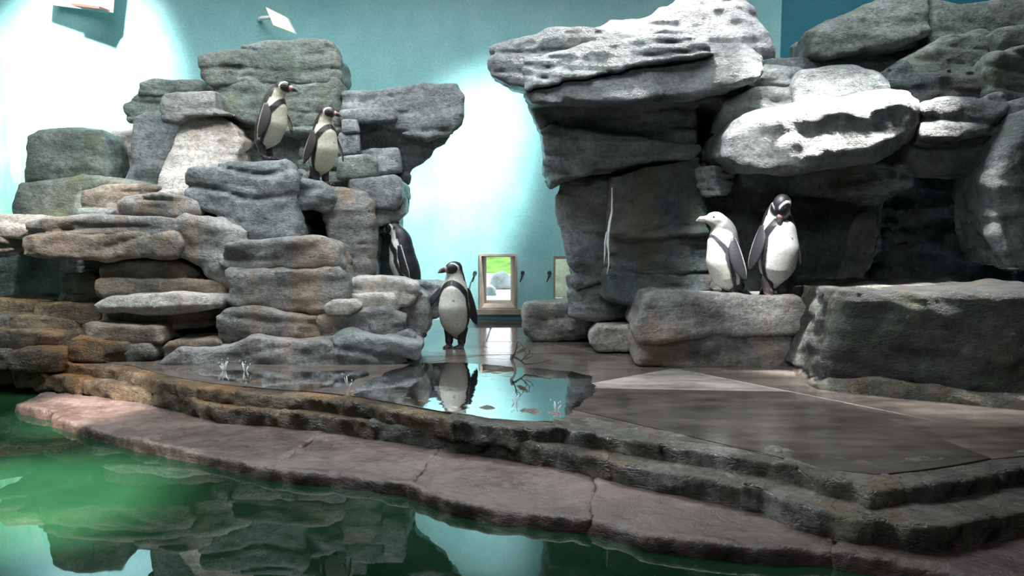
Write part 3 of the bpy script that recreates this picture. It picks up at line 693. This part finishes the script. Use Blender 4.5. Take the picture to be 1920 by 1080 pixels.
HOLE = [(1307, 215), (1315, 195), (1342, 195), (1350, 215), (1350, 265), (1338, 288), (1318, 288), (1306, 268)]
rk('neck', [(988, 184), (1130, 184), (1300, 176), (1362, 160), (1374, 205), (1360, 300), (1200, 300), (1020, 250), (1003, 215)], 5.75, 0.8, mat='grey', r=0.08, sz=-0.1, hole=HOLE)
rk('neck', [(1020, 248), (1032, 236), (1200, 256), (1310, 280), (1300, 300), (1230, 302), (1130, 322), (1060, 338), (1035, 347), (1023, 322), (1024, 272)], 5.66, 0.8, mat='grey', r=0.07)
rk('cliff_face', [(1045, 366), (1057, 340), (1150, 330), (1156, 380), (1146, 440), (1136, 530), (1080, 545), (1068, 470), (1052, 415)], 5.75, 0.8, mat='cliff', r=0.05, bed=0.3)
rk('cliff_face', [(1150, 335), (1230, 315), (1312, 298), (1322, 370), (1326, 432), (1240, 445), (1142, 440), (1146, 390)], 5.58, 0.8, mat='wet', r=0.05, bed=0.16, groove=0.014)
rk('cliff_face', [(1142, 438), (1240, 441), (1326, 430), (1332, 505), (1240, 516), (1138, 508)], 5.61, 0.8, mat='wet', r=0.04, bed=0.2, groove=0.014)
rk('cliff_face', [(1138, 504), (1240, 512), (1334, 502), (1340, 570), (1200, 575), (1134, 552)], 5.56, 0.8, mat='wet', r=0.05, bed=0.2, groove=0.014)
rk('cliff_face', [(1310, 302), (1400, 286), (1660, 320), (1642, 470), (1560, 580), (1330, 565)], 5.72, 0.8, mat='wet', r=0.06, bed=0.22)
rk('stone', [(1308, 318), (1375, 308), (1382, 345), (1362, 366), (1325, 371), (1311, 350)], 5.5, 0.4, mat='cliff', r=0.03, bed=0.06, amp=0.015, groove=0.02)
rk('backing_rock', [(1010, 150), (1200, 120), (1420, 130), (1400, 320), (1100, 350), (1045, 300)], 5.95, 0.5, mat='cliff', hole=HOLE)
rk('buttress', [(978, 600), (986, 576), (1040, 571), (1075, 562), (1112, 600), (1112, 640), (1000, 640), (982, 620)], 6.0, 0.7, mat='grey_rust', r=0.06)
rk('buttress', [(1068, 520), (1150, 538), (1215, 556), (1195, 592), (1120, 602), (1072, 592)], 5.75, 0.7, mat='cliff', r=0.08)
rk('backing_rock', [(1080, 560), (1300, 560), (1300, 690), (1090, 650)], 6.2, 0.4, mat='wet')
rk('block', [(1364, 252), (1390, 216), (1500, 190), (1640, 170), (1715, 168), (1737, 185), (1738, 232), (1724, 262), (1650, 302), (1500, 322), (1400, 322), (1362, 292)], 5.15, 1.0, mat='cliff', r=0.22, sz=0.16, amp=0.022, groove=0.006, facets=0, freq=2.6)
rk('block', [(1390, 300), (1650, 290), (1735, 250), (1715, 350), (1650, 380), (1400, 350)], 5.45, 0.7, mat='wet', r=0.1, sz=-0.4)
rk('block', [(1738, 197), (1780, 190), (1885, 174), (1895, 185), (1890, 200), (1850, 247), (1760, 267), (1735, 264)], 5.2, 0.9, mat='cliff', r=0.05, sz=0.4)
rk('block', [(1850, 202), (1930, 184), (1990, 184), (1990, 250), (1850, 252)], 5.25, 0.9, mat='grey', r=0.06, sz=0.3)
rk('block', [(1718, 272), (1850, 250), (1940, 240), (1915, 302), (1870, 332), (1760, 325), (1718, 295)], 5.25, 0.8, mat='cliff', r=0.08)
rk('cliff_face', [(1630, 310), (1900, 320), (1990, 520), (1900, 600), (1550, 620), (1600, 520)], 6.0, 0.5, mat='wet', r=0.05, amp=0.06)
rk('stone', [(1605, 420), (1638, 385), (1642, 440), (1632, 500), (1600, 560), (1560, 560), (1580, 500)], 5.62, 0.4, mat='cliff', r=0.03, sz=0.2)
rk('shelf', [(1355, 242), (1362, 190), (1420, 165), (1490, 160), (1496, 182), (1490, 205), (1392, 222)], 5.55, 0.6, mat='grey', r=0.06, sz=0.3)
rk('shelf', [(1418, 152), (1440, 125), (1500, 130), (1514, 150), (1480, 168), (1425, 168)], 5.7, 0.6, mat='grey', r=0.05, sz=0.5)
rk('shelf', [(1490, 165), (1508, 136), (1560, 126), (1612, 125), (1650, 140), (1667, 168), (1600, 182), (1495, 205)], 5.55, 0.5, mat='grey', r=0.07, sz=0.4, groove=0.004)
rk('shelf', [(1430, 135), (1440, 110), (1530, 108), (1590, 96), (1680, 100), (1760, 86), (1780, 180), (1600, 190), (1440, 160)], 6.25, 0.8, mat='grey', r=0.06, sz=0.6)
B = rock('boulder', [(1530, 58), (1560, 36), (1650, 0), (1700, -18), (1750, -10), (1756, 60), (1700, 86), (1620, 94), (1560, 108), (1532, 96)], 6.15, 0.7, 0.15, sz=0.4, mat='grey_green', groove=0.0)
tag(B, 'big smooth grey boulder on the cliff before the dark teal wall', 'boulder')
B = rock('boulder', [(1745, -5), (1800, 10), (1860, 0), (1930, -30), (2000, -30), (2000, 100), (1860, 80), (1750, 100)], 6.3, 0.7, 0.12, sz=0.3, mat='grey_green', groove=0.0)
tag(B, 'grey boulder cut by the upper corner of the picture', 'boulder')
B = rock('boulder', [(1676, 134), (1718, 102), (1790, 66), (1850, 57), (1882, 65), (1872, 130), (1855, 168), (1780, 182), (1700, 168)], 5.8, 0.6, 0.08, sz=0.4, mat='grey_green', groove=0.01)
tag(B, 'grey slab boulder sloping over black wet rock', 'boulder')
B = rock('wet_rock', [(1658, 168), (1672, 132), (1700, 112), (1720, 135), (1860, 140), (1880, 215), (1740, 205), (1665, 180)], 5.68, 0.5, 0.05, sz=0.3, mat='wet', amp=0.035)
tag(B, 'black glistening wet rock beneath a sloping grey slab', 'rock')
B = rock('boulder', [(1862, 112), (1878, 96), (1930, 85), (2000, 80), (2000, 200), (1866, 190)], 5.5, 0.6, 0.07, mat='grey_green', groove=0.012)
tag(B, 'squarish grey boulder at the picture edge, under a smaller one', 'boulder')
B = rock('boulder', [(1880, 58), (1925, 50), (2000, 50), (2000, 92), (1884, 94)], 5.7, 0.5, 0.06, mat='grey_green', groove=0.0)
tag(B, 'small grey boulder sitting on the squarish one at the picture edge', 'boulder')
B = rock('boulder', [(1866, 330), (1890, 270), (1926, 214), (1990, 190), (2010, 500), (1905, 510), (1876, 440)], 4.95, 0.6, 0.12, mat='grey', sz=0.2, groove=0.004)
tag(B, 'tall pale grey boulder rising behind the flat-topped boulder', 'boulder')
# pedestal, small stone and the flat-topped boulder
Pd = empty('pedestal_rock', tuple(P(1360, 690, 4.85)), 'broad grooved grey rock that the penguin pair stands on', 'rock'); cur = Pd
rk('boulder', [(1190, 618), (1215, 552), (1240, 547), (1330, 551), (1430, 558), (1500, 556), (1520, 580), (1532, 622), (1500, 624), (1350, 628), (1200, 638)], 5.07, 0.65, mat='grey_rust', r=0.05, sz=0.25, groove=0.004, amp=0.022)
rk('boulder', [(1188, 645), (1200, 634), (1350, 626), (1500, 618), (1536, 622), (1532, 690), (1480, 700), (1300, 692), (1192, 680)], 5.05, 0.65, mat='grey_rust', r=0.05, sz=0.1, groove=0.004, amp=0.025)
B = rock('stone', [(1111, 627), (1125, 614), (1190, 613), (1193, 650), (1180, 659), (1125, 658), (1111, 645)], 5.5, 0.35, 0.05, mat='pale', amp=0.015, groove=0)
tag(B, 'small pale stone beside the pedestal of the penguin pair', 'stone')
Fb = empty('flat_boulder', tuple(P(1740, 780, 3.9)), 'large flat-topped boulder with a sunlit top and dark face', 'rock'); cur = Fb
rk('boulder', [(1530, 722), (1552, 680), (1592, 556), (1660, 556), (1760, 552), (1960, 552), (2060, 552), (2060, 800), (1920, 790), (1650, 765), (1560, 742)], 4.2, 1.5, mat='boulder_wet_shaded', r=0.08, sx=-0.55, sz=0.25, rise=0.05, groove=0.008, amp=0.035, taper=0.1)
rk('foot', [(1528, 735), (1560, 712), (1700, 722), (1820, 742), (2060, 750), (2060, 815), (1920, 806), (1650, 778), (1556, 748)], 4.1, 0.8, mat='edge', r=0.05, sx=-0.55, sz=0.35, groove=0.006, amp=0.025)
#@@THINGS
# ------------------------------------------------------------------ penguins
def rcone(p, a, b, ra, rb):
    a, b = np.array(a, np.float32), np.array(b, np.float32); ba = b - a; L = float(np.dot(ba, ba))
    t = np.clip(((p - a) @ ba) / L, 0, 1)
    return np.linalg.norm(p - a - t[..., None] * ba, axis=-1) - (ra + (rb - ra) * t)
def smin(a, b, k):
    h = np.maximum(k - np.abs(a - b), 0) / k
    return np.minimum(a, b) - h * h * k * 0.25
def grid(lo, hi, vox):
    ax = [np.arange(l, h, vox, dtype=np.float32) for l, h in zip(lo, hi)]
    return np.stack(np.meshgrid(*ax, indexing='ij'), -1)
def sdf_obj(name, fn, lo, hi, vox, mat, parent, mtx=None):
    g = grid(lo, hi, vox); pts, q = mesh_sdf(fn(g), vox, lo)
    me = quad_mesh(name, pts, q); o = put(name, me, mat, parent)
    if mtx is not None: o.matrix_local = mtx
    return o, pts
def paint(me, cols):
    a = me.color_attributes.new('Col', 'FLOAT_COLOR', 'POINT')
    c = np.ones((len(me.vertices), 4), np.float32); c[:, :3] = cols; a.data.foreach_set('color', c.ravel())
BLACK, WHITE = np.array((0.018, 0.019, 0.024)), np.array((0.72, 0.71, 0.66))
def lerp(a, b, t): return a * (1 - t[:, None]) + b * t[:, None]
def sst(e0, e1, x): t = np.clip((x - e0) / (e1 - e0), 0, 1); return t * t * (3 - 2 * t)

def penguin(label, loc, yaw, scale=1.0, lean=0.0, head=(0, -0.02, 0.565), hyaw=0.0, hpitch=0.0, hroll=0.0, flip=((14, 4), (14, 4)), black=BLACK, white=WHITE, young=False, squat=0.0, twist=0.0, feet=True, ftw=22):
    """bird frame: faces -y, up z, origin between the feet"""
    R = math.radians
    root = empty('penguin', loc, label, 'penguin', 'humboldt penguins'); root.rotation_euler = (0, 0, R(yaw)); root.scale = (scale,) * 3
    root.pop('group', None) if False else None
    hip = Vector((0, 0.02, 0.13 - squat))
    TM = Matrix.Translation(hip) @ Matrix.Rotation(R(lean), 4, 'X') @ Matrix.Rotation(R(twist), 4, 'Z') @ Matrix.Translation(Vector((0, -0.02, -0.13)))
    TI = np.array(TM.inverted(), np.float32)
    hc = TM @ Vector(head)
    HM = Matrix.Translation(hc) @ Euler((R(hpitch), R(hroll), R(hyaw)), 'XYZ').to_matrix().to_4x4()
    HM = Matrix.Translation(hc) @ Matrix.Rotation(R(hyaw), 4, 'Z') @ Matrix.Rotation(R(hpitch), 4, 'X') @ Matrix.Rotation(R(hroll), 4, 'Y')
    HI = np.array(HM.inverted(), np.float32)
    nb = TM @ Vector((0, 0.008, 0.455)); hback = HM @ Vector((0, 0.012, -0.012))
    nm = (nb + hback) / 2 + Vector((0, 0.006, 0.004))
    def torso(g):
        p = g @ TI[:3, :3].T + TI[:3, 3]; p = p * np.array([0.98, 1.0, 1.0], np.float32)
        d = rcone(p, (0, .048, .105), (0, .006, .20), .048, .087)
        d = smin(d, rcone(p, (0, .006, .20), (0, -.014, .29), .087, .093), .06)
        d = smin(d, rcone(p, (0, -.014, .29), (0, -.008, .40), .092, .078), .06)
        d = smin(d, rcone(p, (0, -.008, .40), (0, .008, .47), .078, .050), .06)
        t = p - np.array([0, .10, .065], np.float32)   # tail wedge
        tl = rcone(p * np.array([0.62, 1, 1], np.float32), (0, .085, .08), (0, .165, .022), .026, .008)
        return smin(d, tl, .04)
    def headf(g):
        p = g @ HI[:3, :3].T + HI[:3, 3]
        e = np.array([.041, .054, .043], np.float32); k = np.linalg.norm(p / e, axis=-1); d = (k - 1) * .043
        d = smin(d, rcone(p, (0, -.034, -.006), (0, -.062, -.010), .030, .016), .02)
        return d
    def body(g):
        d = torso(g)
        nk = smin(rcone(g, tuple(nb), tuple(nm), .060, .049), rcone(g, tuple(nm), tuple(hback), .049, .040), .03)
        return smin(smin(d, nk, .045), headf(g), .028)
    lo, hi = (-.16, -.20, -0.005), (.16, .27, .70)
    o, pts = sdf_obj('body', body, lo, hi, 0.0052, 'feather', root)
    pt = pts @ TI[:3, :3].T + TI[:3, 3]; ph = pts @ HI[:3, :3].T + HI[:3, 3]
    x, y, z = pt[:, 0], pt[:, 1], pt[:, 2]
    nz = 0.5 * fbm((pt * 30).astype(np.float32), 3)
    yc = np.interp(z, [.1, .19, .30, .405, .47, .52], [.03, .012, -.014, -.006, .008, .0])
    phi = np.degrees(np.arctan2(np.abs(x), -(y - yc))) + nz * 7
    arch = lambda top, w, half: half * np.sqrt(np.clip((top - z + nz * .006) / w, 0, 1))
    col = np.tile(black, (len(pts), 1))
    f = lambda th: sst(3, -3, phi - th)
    if young:
        mid = np.array((0.20, 0.20, 0.21))
        col = lerp(col, np.tile(mid, (len(pts), 1)), sst(.33, .48, z) * 0.8)
        col = lerp(col, np.tile(white, (len(pts), 1)), f(arch(.50, .05, 95) * sst(.0, .1, z)))
        col = lerp(col, np.tile(black * 2.2, (len(pts), 1)), f(arch(.455, .10, 80)))
        col = lerp(col, np.tile(white, (len(pts), 1)), f(arch(.435, .10, 62)))
    else:
        wide = np.where(z < .47, arch(.60, .22, 104), 72.0)
        col = lerp(col, np.tile(white, (len(pts), 1)), f(wide) * sst(.56, .54, z))
        col = lerp(col, np.tile(black, (len(pts), 1)), f(arch(.478, .09, 84)))
        col = lerp(col, np.tile(white, (len(pts), 1)), f(arch(.440, .09, 64)))
        hs = np.sin(np.floor(pt[:, 0] * 75) * 12.9 + np.floor(z * 75) * 78.2) * 43758.5; hs = hs - np.floor(hs)
        col = np.where(((hs > .985) & (phi < 50) & (z > .16) & (z < .43) & (nz > -.05))[:, None], col * 0.35, col)
    # head pattern
    hd = np.linalg.norm(ph - np.array([0, -.005, 0]), axis=1)
    inh = sst(.085, .060, hd)
    fc = np.sqrt(((ph[:, 1] + .030) / 1.1) ** 2 + ((ph[:, 2] + .004)) ** 2) + nz * .004
    if young:
        hcol = np.tile(np.array((0.42, 0.40, 0.39)), (len(pts), 1))
        hcol = lerp(hcol, np.tile(np.array((0.16, 0.155, 0.155)), (len(pts), 1)), sst(.020, .0, np.abs(ph[:, 2] + .014) + np.abs(ph[:, 1] - .006) * .4))
    else:
        hcol = np.tile(black, (len(pts), 1))
        throat = sst(-.010, -.026, ph[:, 2]) * sst(.045, .015, ph[:, 1]) * sst(.034, .040, fc)
        ring = sst(.0335, .036, fc) * sst(.0485, .045, fc + np.clip(ph[:, 2] - .01, 0, .03) * .14) * sst(.010, .020, np.abs(ph[:, 0]))
        hcol = lerp(hcol, np.tile(white, (len(pts), 1)), np.maximum(throat, ring))
        pk = sst(.030, .014, np.linalg.norm(ph - np.array([0, -.066, -.012]), axis=1))
        hcol = lerp(hcol, np.tile(np.array((0.50, 0.27, 0.27)), (len(pts), 1)), pk * .8)
    col = lerp(col, hcol, inh)
    paint(o.data, col)
    # beak with hooked tip
    def beak(p):
        d = rcone(p * np.array([1.25, 1, 1], np.float32), (0, -.055, -.006), (0, -.092, -.012), .0215, .0165)
        d = smin(d, rcone(p * np.array([1.25, 1, 1], np.float32), (0, -.092, -.011), (0, -.116, -.023), .0150, .006), .008)
        gr = np.abs(p[..., 2] + .0135 + (p[..., 1] + .055) * -.12)
        return d + .0022 * np.exp(-(gr / .0022) ** 2)
    bo, bp = sdf_obj('beak', beak, (-.030, -.130, -.050), (.030, -.025, .024), .0023, 'feather', root, HM)
    t = sst(-.078, -.066, bp[:, 1]); tip = sst(-.096, -.104, bp[:, 1])
    bc = lerp(np.tile(np.array((.05, .045, .045)), (len(bp), 1)), np.tile(np.array((.50, .27, .27)), (len(bp), 1)), t)
    if young: bc = np.tile(np.array((.42, .36, .34)), (len(bp), 1))
    paint(bo.data, lerp(bc, np.tile(np.array((.22, .20, .19)), (len(bp), 1)), tip * .7))
    for s in (-1, 1):
        def eye(p): return np.linalg.norm(p, axis=-1) - .0062
        eo, _ = sdf_obj('eye', eye, (-.009,) * 3, (.009,) * 3, .0018, 'eye', root, HM @ Matrix.Translation((s * .0365, -.024, .009)))
    # flippers
    for s, (out, sw) in zip((-1, 1), flip):
        V, F, CO = [], [], []; nr, ns = 18, 14; L = .265
        for i in range(nr + 1):
            t = i / nr
            wd = .033 * (0.62 + 0.62 * math.sin(math.pi * min(1, t * 1.05)) ** 0.8) * (1 if t < .72 else math.sqrt(max(0.02, 1 - ((t - .72) / .285) ** 2)))
            th = .0115 * (1 - .6 * t)
            cy = .030 * t * t - .006 * math.sin(math.pi * t); cxx = .010 * math.sin(math.pi * t)
            for k in range(ns):
                a = 2 * math.pi * k / ns
                V.append((s * (cxx + th * math.cos(a)), cy + wd * math.sin(a), -L * t))
                outer = math.cos(a) > -0.25; edge = abs(math.sin(a)) > .93 and t < .95
                inner_c = np.array((.62, .55, .42)) if t < .85 else black
                CO.append(white * .85 if (edge and math.sin(a) > 0) else (black if outer else inner_c))
        for i in range(nr):
            for k in range(ns):
                k2 = (k + 1) % ns
                F.append((i * ns + k, i * ns + k2, (i + 1) * ns + k2, (i + 1) * ns + k))
        F += [tuple(range(ns)), tuple(nr * ns + k for k in range(ns))]
        me = poly_mesh('flipper', V, F, True); bmx = bmesh.new(); bmx.from_mesh(me); bmesh.ops.recalc_face_normals(bmx, faces=bmx.faces); bmx.to_mesh(me); bmx.free()
        fo = put('flipper', me, 'feather', root)
        paint(me, np.array(CO))
        fo.matrix_local = TM @ Matrix.Translation((s * .086, .002, .418)) @ Matrix.Rotation(R(-s * out), 4, 'Y') @ Matrix.Rotation(R(sw), 4, 'X') @ Matrix.Rotation(R(-s * ftw), 4, 'Z')
    # feet
    if feet:
        for s in (-1, 1):
            def foot(p):
                d = rcone(p, (0, .020, .13), (0, .005, .045), .040, .024)
                d = smin(d, rcone(p, (0, .005, .045), (0, -.004, .018), .022, .018), .02)
                for ax in (-.030, 0, .030):
                    d = smin(d, rcone(p, (0, -.004, .014), (ax, -.066 + abs(ax) * .35, .009), .014, .0085), .010)
                    d = np.minimum(d, rcone(p, (ax, -.066 + abs(ax) * .35, .008), (ax * 1.12, -.084 + abs(ax) * .4, .003), .0055, .002))
                w = rcone(p * np.array([.55, 1, 2.2], np.float32), (0, -.005, .014), (0, -.046, .010), .010, .014)
                return smin(d, w, .006)
            fo, fp = sdf_obj('foot', foot, (-.06, -.10, -.004), (.06, .07, .16), .0036, 'feather', root, Matrix.Translation((s * .044, .01, 0)) @ Matrix.Rotation(R(-s * 8), 4, 'Z') )
            n3 = fbm((fp * 45 + s * 9).astype(np.float32), 2)
            paint(fo.data, lerp(np.tile(np.array((.045, .036, .040)), (len(fp), 1)), np.tile(np.array((.20, .13, .13)), (len(fp), 1)), sst(.05, .3, n3) * sst(.09, .03, fp[:, 2])))
    del root['group']
    return root

BRN = np.array((0.030, 0.021, 0.019)); CREAM = np.array((0.66, 0.62, 0.50))
a = P(500, 299, 5.95); penguin('brownish penguin in profile on the tower ledge, taller of the two up there', (a.x, 5.98, a.z), 74, 0.98, 13, (0, -0.055, 0.565), hyaw=10, hpitch=8, flip=((14, -12), (44, -10)), black=BRN, white=CREAM)
a = P(603, 347, 5.98); penguin('cream-breasted penguin on the rounded tower shoulder beside the brownish one', (a.x, 6.0, a.z), 50, 0.95, 7, (0, -0.035, 0.568), hyaw=32, hpitch=6, flip=((14, -4), (30, 0)), black=BRN, white=CREAM)
a = P(765, 560, 6.1); penguin('dark penguin half hidden behind the tower foot, back to the bright wall', (a.x, 6.15, a.z), -98, 1.0, 10, (0, -0.045, 0.56), hyaw=-10, hpitch=8, flip=((8, 6), (8, 4)))
a = G(853, 652, ZT); penguin('penguin walking on the wet terrace with a flipper held out', (a.x, a.y, ZT), -10, 1.05, 0, (0, -0.018, 0.562), hyaw=-52, hpitch=4, flip=((38, 4), (9, 2)), ftw=45, white=np.array((.66, .64, .58)))
a = P(1368, 556, 5.28); penguin('pale-headed young penguin crouching with its beak level', (a.x, 5.32, a.z), -72, 1.08, 8, (0, -0.045, 0.545), hyaw=-14, hpitch=-6, flip=((14, 6), (16, -4)), young=True, squat=0.055, black=np.array((.024, .025, .032)), feet=True)
a = P(1458, 562, 5.2); penguin('penguin bowing its black head to preen on the pedestal rock', (a.x, 5.22, a.z), 15, 1.16, -3, (-0.032, -0.085, 0.53), hyaw=-62, hpitch=76, hroll=-8, flip=((14, 0), (16, -2)), white=np.array((.68, .69, .68)))

# ------------------------------------------------------------------ lamps
# warm floodlight bracketed to the back wall
c4 = [P(499, 14, 7.32), P(537, 33, 7.22), P(551, 61, 7.17), P(513, 47, 7.27)]
p = sum(c4, Vector()) / 4
fl = empty('floodlight', tuple(p), 'small warm glowing floodlight high on the turquoise wall', 'floodlight')
nf = (c4[1] - c4[0]).cross(c4[3] - c4[0]).normalized()
if nf.y > 0: nf = -nf
bm = bmesh.new(); V = []
for k, (off, sc_) in enumerate(((0.0, 1.06), (-0.03, 1.04), (-0.10, .55))):
    V.append([bm.verts.new((q - p) * sc_ + nf * off) for q in c4])
for r0, r1 in zip(V, V[1:]):
    for k in range(4): bm.faces.new((r0[k], r0[(k + 1) % 4], r1[(k + 1) % 4], r1[k]))
bm.faces.new(V[-1]); bm.faces.new(V[0][::-1]); bm_obj('housing', bm, 'white_metal', fl)
bm = bmesh.new(); lo = [bm.verts.new((q - p) * .97 + nf * .003) for q in c4]; hi = [bm.verts.new((q - p) * .93 + nf * .008) for q in c4]
bm.faces.new(hi); bm.faces.new(lo[::-1])
for k in range(4): bm.faces.new((lo[k], lo[(k + 1) % 4], hi[(k + 1) % 4], hi[k]))
bm_obj('lens', bm, 'lamp', fl)
put('bracket', tube_mesh('bracket', [([(c4[0] + c4[3]) / 2 - p - nf * .03, P(490, 34, 7.38) - p, P(486, 36, 7.6) - p], [.018, .018, .022])]), 'white_metal', fl)
# white light box hanging at the upper edge
p = P(150, 8, 7.3)
lb = empty('light_box', tuple(p), 'white glowing light box with a brown lower edge above the bright wall', 'lamp'); lb.rotation_euler = (0, math.radians(9), math.radians(-14))
bm = bmesh.new(); add_box(bm, -.36, .22, -.02, .10, .0, .32); bm_obj('diffuser', bm, 'tube', lb)
bm = bmesh.new(); add_box(bm, -.06, .23, -.03, .11, -.022, -.001); bm_obj('edge_strip', bm, 'brown_strip', lb)
bm = bmesh.new(); add_box(bm, -.38, .24, .10, .13, -.02, .36); bm_obj('housing', bm, 'white_metal', lb)
put('hanger', tube_mesh('hanger', [([(-.2, .115, .34), (-.2, .115, 1.4)], [.01, .01]), ([(.1, .115, .34), (.1, .115, 1.4)], [.01, .01])]), 'white_metal', lb)

# ------------------------------------------------------------------ small things
tw = empty('twig', tuple(G(962, 706, ZT)), 'bare forked twig lying on the wet terrace', 'twig')
L = tw.location
def tp(px, py, dz=0.0):   # a point above the terrace: near the ground at the depth of the twig
    return P(px, py, 4.93 + dz) - L
put('stem', tube_mesh('stem', [([tp(961, 707, -.12), tp(966, 695, -.08), tp(963, 684, -.04), tp(959, 674), tp(960, 664)], [.004, .006, .008, .010, .009])]), 'twig', tw)
put('branch', tube_mesh('branch', [([tp(960, 669), tp(968, 671), tp(977, 677), tp(984, 683), tp(1003, 681), tp(1020, 677), tp(1034, 675)], [.007, .006, .005, .005, .004, .003, .002]),
    ([tp(977, 677), tp(986, 668), tp(993, 662), tp(1000, 663)], [.004, .004, .003, .002]), ([tp(993, 662), tp(992, 650)], [.003, .002]), ([tp(984, 674), tp(996, 669), tp(1001, 662)], [.003, .002, .001])], 6), 'twig', tw)
put('branch', tube_mesh('branch', [([tp(963, 669), tp(967, 656), tp(970, 642), tp(973, 640), tp(978, 646), tp(984, 656), tp(987, 664)], [.005, .004, .003, .003, .003, .002, .002]), ([tp(968, 654), tp(976, 648)], [.003, .002])], 6), 'twig', tw)
bm = bmesh.new(); q = [tp(966, 662, .01), tp(975, 655), tp(988, 652, -.01), tp(993, 650, -.01), tp(984, 660, 0), tp(975, 663, .01)]
vs = [bm.verts.new(v) for v in q]; bm.faces.new(vs); r_ = bmesh.ops.solidify(bm, geom=bm.faces[:], thickness=0.0015); bm_obj('leaf', bm, 'leaf', tw)
# thin fall of water down the cliff
def strand(pts, Yd, wd, seed, label):
    random.seed(seed); paths = []
    for k in range(7):
        off = random.uniform(-1, 1); pp = []
        i0 = random.randint(0, len(pts) - 4); i1 = random.randint(i0 + 3, len(pts))
        for i in range(i0, i1):
            a, b, w_ = pts[i]; pp.append(P(a + off * w_ + random.uniform(-1.2, 1.2), b, Yd - 0.02 - 0.012 * i + random.uniform(-.01, .01)))
        paths.append((pp, [random.uniform(.35, 1) * wd * (0.4 if i in (0, len(pp) - 1) else 1) for i in range(len(pp))]))
    o = put('water_trickle', tube_mesh('water_trickle', paths, 6), 'drop'); return tag(o, label, 'water')
strand([(1146, 352, 1), (1147, 375, 2), (1146, 395, 3), (1143, 415, 4), (1140, 435, 5), (1137, 455, 6), (1139, 475, 7), (1137, 495, 8), (1134, 515, 8), (1131, 530, 9)], 5.55, .007, 3, 'thin trickle of water running down the dark cliff')
# drops splashing on the terrace
for i, (x, y, lab, n) in enumerate(((420, 690, 'double splash of drops at the foot of the stepped rocks', 5), (460, 692, 'smaller splash of drops next to the double one', 4), (652, 722, 'lone splash of drops near the terrace rim by the puddle', 3),
                                  (967, 752, 'splash of drops in front of the twig', 3), (1043, 765, 'splash of drops beside the green reflection', 3))):
    g = G(x, y + 6, ZT); random.seed(i); paths = []
    for k in range(n):
        an = 6.28 * k / n + i; hh = random.uniform(.03, .07)
        paths.append(([g + Vector((.006 * math.cos(an), .006 * math.sin(an), .002)), g + Vector((.016 * math.cos(an), .016 * math.sin(an), hh * .6)), g + Vector((.024 * math.cos(an), .024 * math.sin(an), hh))], [.0025, .004, .0015]))
        b = g + Vector((.03 * math.cos(an + 1), .03 * math.sin(an + 1), hh * 1.1)); paths.append(([b, b + Vector((0, 0, .005)), b + Vector((0, 0, .010))], [.001, .004, .001]))
    o = put('water_splash', tube_mesh('water_splash', [([p - g for p in pp], r_) for pp, r_ in paths], 6), 'drop', None, tuple(g)); tag(o, lab, 'splash', 'splashing drops on the terrace')
